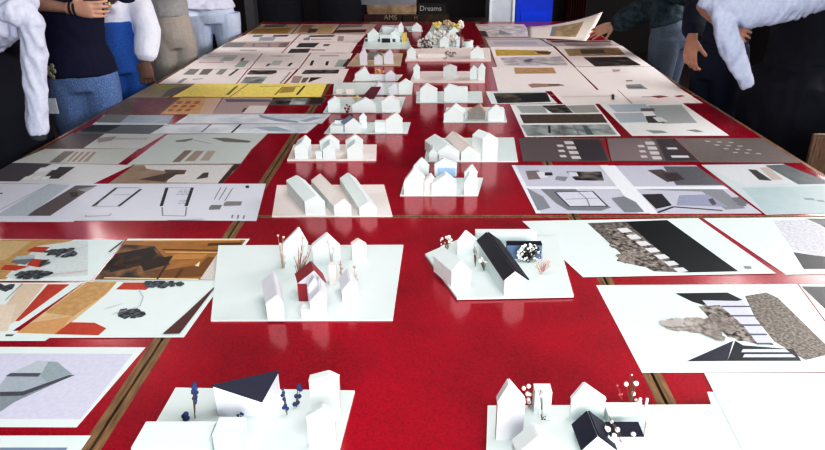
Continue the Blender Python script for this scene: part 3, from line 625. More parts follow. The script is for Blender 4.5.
m.sprig(c, (432,235), [(445,125)], [(445,128,.005),(455,140,.005),(440,150,.005),(432,178,.005),(446,184,.005),(424,216,.005),(436,220,.005)], LAV, each=True)
m.sprig(c, (170,375), [(172,315)], [(172,320,.0022),(168,345,.0022),(174,360,.002)], DGY)
m.sprig(c, (150,300), [(150,265)], [(142,272,.0032),(155,270,.0032),(163,274,.0028)], LAV)

# --- near right: dark roofs, white berries
m = Model('wide white model with navy roofs and white berry twigs, nearest on the right', [(485,490),(742,490),(713,406.5),(487.5,407.5)], .006, .0025)
c = X(480, 360, 5); d = X(560, 360, 5)
m.house(c, 80, 212, 400, 218, 147, 126, 142, 112, WL, W_, over=0, Lmax=.02)
m.house(c, 180, 420, 580, 470, 290, 385, 262, 318, W_, W_, over=0)
m.block(c, 268, 352, 268, 162, .03)
m.house(d, 48, 215, 300, 202, 122, 128, 118, 112, W_, W_, over=0, Lmax=.025)
m.house(d, 110, 262, 480, 436, 186, 374, 142, 266, W_, NV, over=.005, Lmax=.2, rt=.003)
m.block(d, 240, 408, 460, 385, .042, W_, NV)
m.block(d, 238, 425, 330, 282, .045)
m.block(d, 420, 462, 400, 318, .01, PK)
m.block(d, 424, 436, 240, 195, .004)
m.sprig(d, (350,250), [(352,75),(362,80),(333,110)], [(380,115,.0058),(333,125,.0055),(368,172,.0056),(395,207,.0058),(405,204,.0042),(384,210,.0042),(360,76,.0022),(372,108,.004)], FLW, each=True)
m.sprig(d, (310,240), [(288,125),(300,150)], [(288,130,.0024),(296,170,.0022),(310,172,.0022)], M('#c97f7f', .6, .1, 60), stem=M('#a8474d', .6, .1, 60))
m.sprig(d, (330,455), [(270,310),(245,280)], [(240,345,.0058),(268,370,.006),(286,345,.0056),(230,335,.004),(262,318,.0038),(318,392,.0062),(368,378,.006),(330,402,.004),(246,385,.0036)], FLW, each=True)
m.sprig(c, (245,235), [(235,120),(255,160)], [(218,138,.0052),(242,124,.0052),(236,160,.0056),(240,190,.005),(250,175,.0045),(246,212,.005)], FLW, each=True)
m.sprig(c, (310,300), [(300,135),(330,280)], [(292,140,.005),(303,137,.0048),(312,146,.0045),(305,172,.0036),(300,265,.0036),(335,295,.004),(350,300,.0034)], FLW, each=True)

# --- second row left: red roof in the middle
m = Model('square white model with a small red roof and dried twigs in the middle', [(211,321.5),(392.8,321),(403.5,246),(218.5,246.5)], .005)
c = X(255, 222, 4.283)
m.house(c, 128, 232, 195, 100, 185, 32, 187, 22, W_, W_, over=0, Lmax=.05)
m.house(c, 252, 368, 185, 108, 308, 57, 306, 45, W_, W_, over=0, Lmax=.06)
m.house(c, 418, 480, 165, 100, 442, 80, 438, 70, W_, PK, over=0, Lmax=.05)
m.house(c, 194, 306, 335, 258, 252, 206, 240, 172, WL, RD, over=.003, Lmax=.12)
m.house(c, 236, 278, 378, 285, 256, 240, 252, 225, WL, WL, over=0, Lmax=.03)
m.block(c, 188, 226, 340, 268, .004, RD)
m.house(c, 55, 130, 425, 352, 97, 312, 78, 215, W_, WL, over=0)
m.house(c, 240, 312, 415, 345, 280, 296, 278, 240, W_, WL, over=0)
m.house(c, 375, 447, 345, 300, 407, 256, 395, 200, W_, WL, over=0)
m.block(c, 200, 240, 412, 375, .03); m.block(c, 320, 350, 270, 185, .02, PK)
tw = M('#a5776f', .6, .15, 60); disc = M('#cbbdb4', .5, .15, 60)
m.sprig(c, (118,200), [(100,52),(118,60),(106,110)], [(98,58,.004),(110,92,.005),(122,66,.0045),(114,130,.005),(122,152,.006),(126,176,.005)], disc, stem=M('#b0908a'), each=True, squash=(1,.3,1))
m.sprig(c, (190,235), [(165,150),(185,110),(205,65),(225,130),(170,185),(238,120),(215,165)], [(205,68,.005),(210,98,.006),(196,125,.005),(180,165,.004),(230,125,.004),(212,150,.005),(188,200,.0045)], disc, stem=tw, sr=.0013, each=True, squash=(1,.3,1))
m.sprig(c, (330,190), [(312,78),(338,110)], [(314,86,.0055),(336,116,.006)], disc, stem=M('#b9aaa6'), each=True, squash=(1,.3,1))
m.sprig(c, (368,250), [(368,165)], [(368,170,.005),(364,185,.005),(372,198,.005),(367,214,.0045)], M('#c7aaa5', .6, .2, 50), stem=tw, each=True, squash=(1,.3,1))
m.sprig(c, (430,290), [(424,188),(434,230)], [(425,194,.005),(432,226,.005),(430,256,.0055),(438,244,.004)], M('#b9a08f', .6, .2, 50), stem=M('#a48f86'), each=True, squash=(1,.3,1))

# --- second row right: long navy roof
m = Model('white model with a long dark navy roof and speckled flower trees', [(425,256),(457,300),(573.5,297.5),(557,238),(466,238)], .008, .0025)
c = X(420, 225, 5.156)
m.house(c, 162, 262, 322, 240, 208, 186, 112, 108, W_, W_, over=0)
m.house(c, 192, 290, 155, 85, 232, 36, 236, 28, W_, W_, over=0, Lmax=.04)
m.block(c, 285, 600, 100, 40, .03, W_)
m.house(c, 432, 540, 365, 275, 487, 234, 350, 44, W_, NV2, over=.006, Lmax=.3, rt=.004)
m.block(c, 445, 625, 175, 105, .028, M('#62748f', .5, .1, 30), NV2)
m.bush(c, (135,150), 135, 82, 32, 28, 16, FLW, .0042)
m.bush(c, (285,215), 282, 140, 14, 50, 14, M('#d9cfca', .6, .1, 60), .0026); m.bush(c, (330,235), 322, 182, 18, 16, 9, FLW, .0042)
m.bush(c, (555,190), 555, 140, 58, 42, 60, FLW, .0045, stem=M('#33302f', .6), sr=.0012)
m.bush(c, (560,195), 585, 130, 45, 30, 14, M('#2f2d30', .6), .003, stem=M('#33302f', .6))
m.bush(c, (625,255), 630, 195, 48, 42, 34, M('#dcc3bd', .6, .15, 60), .0024, stem=M('#b58e86', .7), sr=.0008)

# --- third row
m = Model('white model of three long slanting gabled bars, left of centre', [(272,217.3),(392.6,217),(384.2,185.6),(277,186)], .005, .0, CARD_P)
c = X(265, 165, 6.346)
m.house(c, 258, 385, 318, 235, 322, 200, 200, 66, W_, W_, WG and 0)
m.house(c, 440, 550, 322, 262, 500, 215, 350, 56, W_, PK, 0); m.house(c, 600, 712, 322, 275, 655, 235, 525, 50, W_, W_, 0)
m = Model('white model of three short gabled houses, one with pale blue behind, right of centre', [(400,196.3),(478,196.3),(483.2,178.5),(405,178.5)], .004)
c = X(395, 125, 5.623)
m.house(c, 105, 190, 290, 235, 148, 190, 150, 182, W_, W_, 0, .05); m.house(c, 52, 160, 395, 325, 98, 262, 110, 232, W_, W_, 0)
m.house(c, 222, 345, 290, 225, 270, 195, 272, 186, W_, W_, 0, .05); m.block(c, 242, 340, 292, 242, .012, BLU); m.house(c, 205, 345, 395, 335, 282, 284, 282, 262, W_, W_, 0)
m.house(c, 390, 462, 300, 272, 432, 228, 432, 220, W_, W_, 0, .05); m.house(c, 388, 462, 395, 330, 412, 286, 415, 262, W_, W_, 0); m.house(c, 165, 218, 385, 320, 195, 290, 200, 270, PK, PK, 0)
m = Model('white model of long bars with a square tower end, behind the blue-backed model', [(424,162.3),(518,162),(514,138),(428.5,138.7)], .004)
m.house(c, 240, 362, 203, 150, 300, 112, 224, 52, W_, W_, 0); m.house(c, 370, 480, 203, 160, 415, 118, 325, 34, W_, PK, 0); m.house(c, 490, 575, 203, 80, 530, 48, 470, 26, W_, W_, 0, .2); m.house(c, 190, 245, 203, 165, 210, 140, 222, 52, W_, W_, 0, .25)
m = Model('white model of three gables in an even row, beside the left table seam', [(287.3,161.3),(376.3,161),(376.8,146),(294,146)], .009, .0, CARD_P)
c = X(280, 95, 5.893)
m.house(c, 90, 168, 375, 312, 130, 280, 150, 237, W_, W_, 0); m.house(c, 236, 352, 320, 280, 293, 237, 293, 228, W_, PK, 0, .05); m.house(c, 255, 328, 378, 325, 292, 295, 292, 262, W_, W_, 0)
m.house(c, 388, 490, 315, 275, 440, 237, 440, 228, W_, PK, 0, .05); m.house(c, 398, 488, 378, 322, 440, 288, 440, 262, W_, W_, 0); m.block(c, 212, 250, 376, 332, .02)
m = Model('pinkish white model with one brown-roofed grey block between white gables', [(443,122.6),(507,122.4),(503.5,107.5),(446.5,108)], .004)
c = X(405, 50, 5.627)
m.house(c, 218, 325, 402, 362, 268, 322, 287, 300, W_, W_, 0); m.house(c, 352, 450, 392, 352, 420, 308, 422, 300, BGY, TN, .003, .05); m.house(c, 468, 556, 400, 345, 508, 315, 510, 306, W_, W_, 0, .08)
m = Model('white model with a slate-blue curved roof behind its front gable', [(324,133.8),(407.6,133.7),(410.7,122.8),(332.6,123)], .004, .0014)
c = X(280, 95, 5.893)
m.house(c, 385, 478, 222, 172, 432, 134, 412, 122, W_, SL, .003, .15); m.block(c, 325, 385, 200, 150, .03, W_, SL); m.house(c, 470, 512, 195, 135, 490, 108, 490, 104, W_, W_, 0, .04)
m.house(c, 625, 722, 222, 150, 680, 108, 682, 98, W_, PK, 0, .08); m.block(c, 560, 628, 218, 158, .04); m.block(c, 298, 372, 222, 182, .03)
m.sprig(c, (395,128), [(395,58),(380,72),(412,70)], [(395,60,.006),(384,78,.007),(404,80,.007),(396,98,.008),(410,66,.006)], REDL, stem=REDL)
m = Model('white model with a dark red leaf standing on top of its houses', [(323,112.9),(400,112.9),(405.6,97.5),(332.6,97.5)], .004, .0014)
m.house(c, 285, 355, 102, 45, 320, 15, 322, 5, W_, W_, 0, .1); m.house(c, 428, 565, 102, 60, 500, 22, 502, 12, W_, W_, 0, .1); m.house(c, 600, 705, 98, 38, 650, 2, 652, -6, W_, PK, 0, .1)
m.sprig(c, (445,50), [(455,5)], [(440,20,.012),(455,12,.012)], M('#c9b48c', .7, .1, 60))
m = Model('small white model with flat-topped twin blocks and a black slot', [(416,103),(483,103),(481.8,91.8),(416.5,92)], .004)
c = X(405, 50, 5.627)
m.house(c, 85, 182, 290, 225, 118, 192, 118, 184, W_, W_, 0, .08); m.house(c, 220, 352, 290, 225, 245, 197, 245, 190, W_, W_, 0, .08); m.block(c, 293, 326, 222, 206, .02, NV2); m.block(c, 300, 352, 285, 212, .05)
m = Model('white model with arched lavender shells and a maroon ramp, beside the yellow sheet', [(332.7,94.8),(412,94.7),(413.3,83),(334,83)], .004)
c = X(320, 50, 7.5)
m.house(c, 415, 475, 330, 275, 445, 245, 440, 236, WL, WL, 0, .08); m.house(c, 515, 582, 330, 285, 560, 252, 560, 244, WL, W_, 0, .08); m.house(c, 592, 692, 330, 255, 640, 222, 642, 214, W_, W_, 0, .08)
A = P(*c((345,372))[0], z=m.z); B = P(*c((400,305))[0], z=m.z)
b = MB(); b.prism([A+Vector((-.03,0,.004)), A+Vector((.05,0,.004)), A+Vector((.09,.06,.06)), A+Vector((.03,.06,.06))], (0,0,.006), M('#6b2f3c', .6, .1, 50)); b.build('ramp', m.t)
m.block(c, 120, 165, 325, 295, .03, PK); m.block(c, 195, 250, 325, 295, .03, PK)
m = Model('long low white model with a thin left tower and twin right peaks', [(410,83.2),(485,83.2),(484,73),(414,73)], .014, .0, CARD_P)
c = X(405, 50, 5.627)
m.house(c, 48, 84, 160, 105, 66, 80, 66, 74, W_, W_, 0, .06); m.house(c, 215, 292, 155, 100, 252, 84, 252, 78, WG, WG, 0, .06); m.house(c, 365, 408, 165, 115, 386, 92, 386, 86, W_, W_, 0, .06); m.house(c, 410, 450, 170, 105, 432, 80, 432, 74, W_, W_, 0, .06)
m.bush(c, (230,150), 228, 75, 10, 16, 10, DRY, .005)
m = Model('small white model with an orange dried leaf between two gables', [(352.7,81.3),(397,81.2),(402.7,75),(356.7,74.7)], .004)
c = X(320, 50, 7.5)
m.house(c, 262, 372, 228, 188, 335, 132, 335, 124, W_, W_, 0, .08); m.house(c, 490, 568, 228, 190, 530, 156, 530, 150, WL, PK, 0, .08); m.block(c, 370, 470, 225, 190, .05, WL); m.bush(c, (440,205), 440, 168, 38, 30, 22, M('#cda772', .6, .2, 40), .007)
m = Model('white houses on a tan card base beside the printed sheets', [(346.7,66.3),(400.7,66.2),(403,53.7),(357,53.7)], .004, .0014, CARD_T)
c = X(340, 15, 7.5)
m.house(c, 150, 206, 375, 300, 180, 252, 180, 244, WL, W_, 0, .1); m.block(c, 212, 312, 335, 290, .1, BGY); m.house(c, 258, 320, 372, 320, 285, 300, 285, 292, WL, W_, 0, .1); m.house(c, 330, 402, 368, 308, 375, 260, 375, 252, WL, W_, 0, .1)
m = Model('long pinkish white model with peaks at both ends, before the speckled tree clump', [(405,61.5),(491,61.5),(490,49),(409,50)], .012, .0, CARD_P)
c = X(405, 15, 7.5)
m.house(c, 15, 80, 325, 275, 42, 245, 44, 236, W_, W_, 0, .1); m.house(c, 490, 592, 325, 275, 542, 238, 542, 230, W_, PK, 0, .1); m.block(c, 100, 300, 320, 290, .06, PK)
m.bush(c, (340,315), 340, 290, 45, 22, 22, DGY, .005); m.bush(c, (300,330), 300, 365, 14, 14, 6, DRY, .006)
m = Model('white model with a black slit window, second from the far end on the left', [(362,49.2),(412,49.2),(408,38),(365,38)], .004)
c = X(340, 15, 7.5)
m.house(c, 208, 292, 200, 148, 250, 106, 250, 98, W_, W_, 0, .1); m.block(c, 300, 392, 205, 150, .1, W_); m.block(c, 315, 376, 207, 178, .02, NV2); m.house(c, 380, 450, 200, 140, 412, 112, 412, 106, W_, W_, 0, .1); m.block(c, 190, 212, 198, 182, .02, DGY); m.block(c, 285, 305, 200, 180, .02, M('#9c5a5e')); m.block(c, 390, 415, 202, 180, .02, DGY); m.block(c, 465, 500, 200, 140, .1, YLW)
m = Model('white model of low boxes at the far left end of the model line', [(377,36.8),(404,36.8),(402.5,25.5),(382,25.5)], .004)
m.block(c, 320, 400, 130, 90, .12); m.house(c, 430, 478, 130, 95, 458, 58, 458, 52, W_, W_, 0, .1); m.block(c, 400, 440, 140, 100, .1, WL)
m = Model('small white model with one peak beside bare red table, at the far end', [(408.5,31.8),(423,31.8),(421.5,26.5),(404.5,26.5)], .004)
m.house(c, 540, 610, 120, 90, 575, 62, 575, 56, W_, W_, 0, .08)
m = Model('white model hidden under a clump of pale speckled trees, far end on the right', [(421,48.5),(459.5,48.5),(461,25.5),(432,25.5)], .004)
c = X(405, 15, 7.5)
for (x0, x1, yb, ye, ax, ay) in ((150,215,210,170,180,130),(260,330,240,190,295,160),(330,400,160,120,365,95),(360,408,230,190,385,150)): m.house(c, x0, x1, yb, ye, ax, ay, ax, ay-8, W_, W_, 0, .1)
m.block(c, 382, 418, 160, 130, .05, BRN); m.block(c, 385, 410, 240, 185, .05, M('#dfe6ee'))
m.bush(c, (160,245), 150, 215, 52, 50, 46, M('#d9d4d0', .6, .1, 60), .013); m.bush(c, (170,250), 165, 220, 50, 45, 24, DGY, .008)
m.bush(c, (260,220), 250, 165, 60, 50, 40, M('#e3dcda', .6, .1, 60), .014); m.bush(c, (235,150), 238, 72, 26, 26, 26, YLW, .014); m.bush(c, (320,130), 315, 65, 50, 20, 26, M('#bfae92', .6, .2, 50), .013)
m.bush(c, (340,230), 340, 180, 42, 38, 32, M('#cfc6c2', .6, .15, 60), .013); m.bush(c, (370,140), 385, 85, 26, 22, 18, YLW, .013); m.bush(c, (415,130), 412, 80, 30, 32, 24, FLW, .014); m.bush(c, (300,250), 270, 285, 30, 14, 12, DRY, .006)
m = Model('round white plate model with a maroon half, right foot of the tree clump', [(461.5,48.6),(474,48.6),(473,44.2),(462.3,44.2)], .004)
ctr = P(467.8, 46.6); b = MB()
b.loft([((ctr.x,ctr.y,m.z), .045, .045), ((ctr.x,ctr.y,m.z+.05), .05, .05)], W_, n=20); b.build('drum', m.t)
b = MB(); b.loft([((ctr.x-.01,ctr.y-.02,m.z+.05), .034, .034), ((ctr.x-.01,ctr.y-.02,m.z+.055), .03, .03)], M('#7d2a35'), n=20); b.build('disc', m.t)
# ------------------------------------------------------------------ people
def remeshed(mb, name, voxel, parent, mat, wr=0, wscale=9, smooth=3, label=None, seed=0, stretch=(1,1,1)):
    me = mb.mesh(name); o = bpy.data.objects.new(name, me); C.objects.link(o)
    md = o.modifiers.new('r', 'REMESH'); md.mode = 'VOXEL'; md.voxel_size = voxel; md.use_smooth_shade = True
    sm = o.modifiers.new('s', 'SMOOTH'); sm.factor = .5; sm.iterations = smooth
    dg = bpy.context.evaluated_depsgraph_get(); dg.update()
    ne = bpy.data.meshes.new_from_object(o.evaluated_get(dg)); o.modifiers.clear(); o.data = ne; bpy.data.meshes.remove(me)
    ne.name = name
    ne.materials.clear(); ne.materials.append(mat)
    ne.polygons.foreach_set('material_index', [0]*len(ne.polygons))
    if wr:
        nr = [v.normal.copy() for v in ne.vertices]
        for v, n in zip(ne.vertices, nr):
            p = Vector((v.co.x*stretch[0], v.co.y*stretch[1], v.co.z*stretch[2]))*wscale+Vector((seed, seed*2, 0))
            q = 1-abs(noise.noise(p))*2
            v.co += n*wr*(q*.8+.5*noise.noise(p*2.3))
    ne.polygons.foreach_set('use_smooth', [True]*len(ne.polygons))
    if parent is not None:
        ne.transform(Matrix.Translation(-parent.location)); o.parent = parent
    if label: o['label'] = label
    return o
SK = M('#b98a76', .5, .08, 30, spec=.35); SKD = M('#7c5b4f', .5, .08, 30, spec=.35); SKP = M('#c49a88', .5, .08, 30, spec=.35)  # SKD: skin with a hanging hand's shade put into its colour
def hand(mb, wrist, d, nrm, thumb, curl, m, L=.185, spread=.06):
    """palm, four unequal bent fingers and a thumb from the palm's side; nrm = the side the palm faces"""
    wrist = Vector(wrist); d = Vector(d).normalized(); nrm = Vector(nrm); nrm = (nrm-d*nrm.dot(d)).normalized(); ac = d.cross(nrm).normalized()
    if ac.dot(Vector(thumb)) < 0: ac = -ac            # ac points to the thumb side
    k = L/.185; pl = .095*k
    mb.loft([(wrist-d*.03, .027*k, .021*k), (wrist+d*.01, .029*k, .019*k), (wrist+d*pl*.45, .038*k, .017*k), (wrist+d*pl*.9, .041*k, .0135*k), (wrist+d*pl*1.02, .036*k, .010*k)], m, ref=ac, n=14)
    for i, (off, ln) in enumerate(((.030, .074), (.010, .084), (-.010, .078), (-.029, .060))):
        p = wrist+d*pl*(.97-.02*abs(i-1))+ac*off*k; rings = [(p-d*.012, .0095*k, .0095*k)]; a = curl*.55+.05*i; r = .0090-.0006*(i == 3)
        dd = (d+ac*spread*(1.5-i)).normalized()
        for sgl in (.45, .31, .24):
            v = dd*math.cos(a)+nrm*math.sin(a); p = p+v*ln*sgl*k; r *= .93; rings.append((p, r*k, r*k)); a += curl*(.9+.1*i)
        mb.loft(rings, m, ref=nrm, n=8); mb.ball(rings[-1][0], rings[-1][1], m, 8)
    p = wrist+d*pl*.22+ac*.026*k; rings = [(p-d*.01-ac*.012, .014*k, .014*k), (p+ac*.006, .0125*k, .0125*k)]
    v = (d*.72+ac*.62+nrm*.25).normalized()
    for sgl, tw in ((.042, 0), (.034, .35)):
        v2 = (v+nrm*tw*(.4+curl)-ac*tw*.7).normalized(); p = p+v2*sgl*k; rings.append((p, .0105*k if tw == 0 else .0088*k, .0105*k if tw == 0 else .0088*k))
    mb.loft(rings, m, ref=nrm, n=8); mb.ball(rings[-1][0], rings[-1][1], m, 8)

def person(label, x, y, yaw, h=1.70, skin=SK, voxel=.0075, top=None, bottom=None, arms=None, lean=(0,0), hair='#2a211d', group='people standing round the red tables',
           top_hem=.95, top_fat=.016, sleeve=1.0, skirt=False, waist=1.04, top_wr=.005, bot_wr=.004, sleeve_fat=.014, shoe='#2b2b2e', bot_fat=.018, stance=.09, hand_len=.19, bottom_name='trousers', top_name='shirt', taper=1.0):
    t = empty('person', (x, y, 0), label, 'person', group); k = h/1.72
    R = Matrix.Rotation(yaw, 3, 'Z'); O = Vector((x, y, 0))
    lx, ly = lean
    def bend(p):
        f = max(0, min(1, (p[2]-.95)/.5)); f2 = max(0, p[2]-.95)
        return Vector((p[0]+lx*f2/.5, p[1]+ly*f2/.5, p[2]-(.16*(abs(ly)+abs(lx))*f2/.5)))
    def T(p): return O+R@(bend(p)*k)
    side = R@Vector((1,0,0)); fwd = R@Vector((0,1,0))
    TORSO = [(.80,.14,.105),(.88,.168,.122),(.95,.165,.12),(1.05,.140,.102),(1.15,.145,.105),(1.26,.165,.115),(1.35,.172,.112),(1.41,.15,.09),(1.455,.085,.07),(1.49,.058,.058),(1.54,.055,.058)]
    def at(z):
        for q, r in zip(TORSO[:-1], TORSO[1:]):
            if q[0] <= z <= r[0]:
                f = (z-q[0])/(r[0]-q[0]); return (z, q[1]+(r[1]-q[1])*f, q[2]+(r[2]-q[2])*f)
        return TORSO[0] if z < TORSO[0][0] else TORSO[-1]
    def cut(z0, z1):
        rg = [q for q in TORSO if z0+.004 < q[0] < z1-.004]
        return ([at(z0)] if z0 > TORSO[0][0] else [TORSO[0]])+[q for q in rg if q != TORSO[0]]+([at(z1)] if z1 < TORSO[-1][0] else [TORSO[-1]])
    def torso(mb, m, z0, z1, e): 
        mb.loft([(T((0, 0, z)), (a+e)*k, (b_+e)*k) for z, a, b_ in cut(z0, z1)], m, ref=side, n=22)
    def leg(mb, m, s, z0, e, tp=1):
        rg = [(.885,.085,.098),(.78,.085,.093),(.62,.070,.078),(.49,.055,.062),(.36,.054,.060),(.20,.041,.045),(.08,.035,.042)]
        mb.loft([(T((s*(stance+.0*(1-z)), .0, z)), (a+e*(1+(.885-z)*(tp-1)))*k, (b_+e*(1+(.885-z)*(tp-1)))*k) for z, a, b_ in rg if z >= z0], m, ref=side, n=16)
    A = arms or {}
    def armpts(s):
        d = A.get(s)
        sh = T((s*.165, 0, 1.385))
        if d is None: el = T((s*.235, -.02, 1.10)); wr = T((s*.23, .06, .87)); return sh, el, wr, (0,0,-1), -side*s, fwd, .5
        return (sh,)+tuple(d)
    body = MB(); sk = skin
    torso(body, sk, 0, 2, 0)
    for s in (-1, 1):
        leg(body, sk, s, 0, 0)
        body.loft([(T((s*stance, -.05, .05)), .035*k, .04*k), (T((s*stance, .05, .04)), .04*k, .036*k), (T((s*stance, .16, .025)), .042*k, .022*k), (T((s*stance, .20, .02)), .03*k, .015*k)], sk, ref=side, n=12)
        sh, el, wr, hd, hn, ht, cu = armpts(s); sh, el, wr = Vector(sh), Vector(el), Vector(wr)
        body.loft([(sh+(sh-el).normalized()*.01+side*(-s)*.04, .04, .05), (sh, .052*k, .052*k), (sh.lerp(el,.35), .046*k, .046*k), (sh.lerp(el,.9), .039*k, .039*k), (el, .038*k, .038*k), (el.lerp(wr,.25), .040*k, .038*k), (el.lerp(wr,.7), .031*k, .029*k), (wr, .026*k, .022*k)], sk, ref=fwd, n=14)
        hand(body, wr, hd, hn, ht, cu, sk, L=hand_len)
    hc = T((0, .02, 1.62))
    body.loft([(T((0,.02,1.505)), .03*k, .04*k), (T((0,.03,1.53)), .052*k, .065*k), (T((0,.025,1.57)), .066*k, .088*k), (T((0,.02,1.62)), .075*k, .098*k), (T((0,.012,1.67)), .072*k, .094*k), (T((0,.005,1.705)), .05*k, .066*k), (T((0,0,1.722)), .02*k, .03*k)], sk, ref=side, n=18)
    body.loft([(T((0,.115,1.645)), .008*k, .008*k), (T((0,.128,1.612)), .014*k, .016*k), (T((0,.118,1.60)), .015*k, .010*k)], sk, ref=side, n=8)
    for s in (-1, 1): body.loft([(T((s*.074,.0,1.595)), .008, .012), (T((s*.083,-.005,1.62)), .009, .02), (T((s*.078,-.008,1.645)), .006, .012)], sk, ref=side, n=8)
    body.ball(T((0,.112,1.565)), .022*k, sk, 8, (1,.5,.35))
    remeshed(body, 'body', voxel, t, sk, smooth=2)
    for s in (-1, 1):
        e = MB(); e.ball(T((s*.031,.108,1.625)), .0105*k, M('#e8e4df', .3), 8); e.ball(T((s*.031,.1145,1.625)), .005*k, M('#2a1d16', .3), 8); e.build('eye', t, True)
    hb = MB(); hb.loft([(T((0,-.055,1.50)), .06*k, .045*k), (T((0,-.045,1.57)), .08*k, .065*k), (T((0,-.03,1.64)), .086*k, .078*k), (T((0,-.012,1.70)), .076*k, .085*k), (T((0,-.005,1.735)), .045*k, .055*k), (T((0,0,1.748)), .012*k, .02*k)], M(hair), ref=side, n=16)
    remeshed(hb, 'hair', .012, t, M(hair, .5, .2, 60), wr=.004, wscale=30)
    # clothes
    if bottom is not None:
        b = MB()
        torso(b, bottom, .80, max(waist, top_hem+.04), bot_fat if top_hem < waist-.02 else min(bot_fat, top_fat-.003))
        if skirt:
            b.loft([(T((0,0,waist)), .16*k, .122*k), (T((0,0,.9)), (.19+bot_fat)*k, (.145+bot_fat)*k), (T((0,0,.5)), (.19+bot_fat)*taper*k, (.15+bot_fat)*taper*k), (T((0,0,.22)), (.20+bot_fat)*taper*k, (.16+bot_fat)*taper*k)], bottom, ref=side, n=24)
        else:
            for s in (-1, 1): leg(b, bottom, s, .08, bot_fat, taper)
        remeshed(b, bottom_name, .011, t, bottom, wr=bot_wr, seed=x*3, wscale=8, stretch=(1.2,1.2,.6))
    if top is not None:
        b = MB()
        rg = cut(top_hem, 1.455); rg[0] = (rg[0][0], rg[0][1]+.004, rg[0][2]+.004)
        b.loft([(T((0, 0, z)), (a+top_fat)*k, (b_+top_fat)*k) for z, a, b_ in rg], top, ref=side, n=24)
        for s in (-1, 1):
            sh, el, wr, *_ = armpts(s); sh, el, wr = Vector(sh), Vector(el), Vector(wr); e = sleeve_fat
            rr = [(sh+side*(-s)*.05, .05+e, .06+e), (sh, .055+e, .055+e), (sh.lerp(el,.4), .048+e, .048+e)]
            if sleeve >= .5: rr += [(sh.lerp(el,.9), .042+e*1.1, .042+e*1.1), (el, .042+e*1.2, .042+e*1.2)]
            if sleeve >= .9: rr += [(el.lerp(wr,.35), .042+e*1.25, .041+e*1.25), (el.lerp(wr,.8), .034+e*1.2, .033+e*1.2), (el.lerp(wr,.93), .030+e*.7, .028+e*.7), (el.lerp(wr,.98), .029+e*.6, .027+e*.6)]
            b.loft([(p, q*k, r*k) for p, q, r in rr], top, ref=fwd, n=16)
        remeshed(b, top_name, .011, t, top, wr=top_wr, seed=y*2, wscale=9)
    for s in (-1, 1):
        b = MB(); ms = M(shoe, .5, .1, 30)
        b.loft([(T((s*stance, -.075, .045)), .035*k, .045*k), (T((s*stance, 0, .055)), .046*k, .055*k), (T((s*stance, .1, .04)), .05*k, .040*k), (T((s*stance, .2, .03)), .045*k, .03*k), (T((s*stance, .235, .025)), .025*k, .02*k)], ms, ref=side, n=14)
        remeshed(b, 'shoe', .01, t, ms)
    t['_k'] = k
    return t, T, side, fwd
RAD = math.radians
def jeans(a, b_): return M(a, .8, .1, 220, b_, .35, .65, bump=.3)

# --- left side of the table
# 1 dark dress, white sweater round the shoulders, one sleeve hanging
black = M('#070718', .8, .2, 40); black2 = M('#0a0a1a', .8, .2, 40); navyc = M('#101034', .8, .2, 60)
px = Q(2, 110, 3.25)
t, T, sd, fw = person('person in a dark dress with a white sweater, at the left frame edge', px.x, 3.25, RAD(235), 1.72, SKP, top=black, bottom=black, skirt=True, top_hem=1.0, bottom_name='dress', top_name='dress_top',
    arms={1: (Q(-22,30,3.4), Q(8,22,3.1), (.6,-.3,.2), (0,0,-1), (0,-1,0), .5), -1: (Q(24,60,3.45), Q(2,30,3.12), (-.6,-.2,.2), (0,0,-1), (0,-1,0), .5)})
WSW = M('#c6c6d8', .85, .06, 60, bump=.4)
b = MB()
b.loft([(Q(-40,44,3.1), .075, .07), (Q(-15,34,3.05), .09, .085), (Q(3,20,3.03), .085, .09), (Q(14,9,3.05), .06, .06), (Q(22,0,3.15), .06, .07)], WSW, ref=(0,0,1), n=18)
b.loft([(Q(12,6,3.0), .045, .05), (Q(22,11,2.99), .05, .05), (Q(31,22,3.0), .045, .047), (Q(34,50,3.02), .040, .048), (Q(35.5,90,3.03), .038, .046), (Q(38,128,3.03), .036, .04), (Q(38.3,133,3.03), .033, .036)], WSW, ref=(0,1,0), n=20)
b.loft([(Q(2,14,2.99), .03, .035), (Q(12,12,2.96), .042, .045), (Q(20,20,2.98), .03, .034)], WSW, ref=(0,0,1), n=14)
sw = remeshed(b, 'white_sweater', .008, t, WSW, wr=.013, wscale=17, seed=3, stretch=(1.4,1.4,.3), smooth=2)
b = MB(); b.loft([(Q(38.3,131,3.03), .036, .039), (Q(38.5,139,3.03), .035, .038)], M('#3a3a44'), ref=(0,1,0), n=16); remeshed(b, 'cuff', .008, t, M('#3a3a44', .8), label='dark grey cuff')
# 2 black T-shirt, folded arms, jeans, badge and keys
px = Q(79, 70, 3.95)
hands2 = {1: (Q(14,1,3.74), Q(72,8.5,3.66), (1,-.05,-.05), (.1,1,.1), (0,0,1), .38), -1: (Q(128,-8,3.76), Q(96,-12,3.73), (-1,.1,-.1), (0,1,-.2), (0,0,1), .5)}
t, T, sd, fw = person('person with folded arms in a dark T-shirt and blue jeans with a white badge', px.x, 3.95, RAD(205), 1.80, SKP, voxel=.0052, top=navyc, bottom=jeans('#3f5a8c', '#7f95b8'), sleeve=.5, top_hem=.885, hand_len=.215, arms=hands2, top_fat=.03, bot_fat=.024)
b = MB()
for q, r in ((71.5, .0), (75.5, .0)):
    p = Q(q, 8.7, 3.66); b.loft([(p-Vector((.005,0,0)), .035, .031), (p+Vector((.005,0,0)), .035, .031)], M('#17171c'), ref=(0,0,1), n=16)
b.build('bracelet', t, True, 'thin black wrist bands')
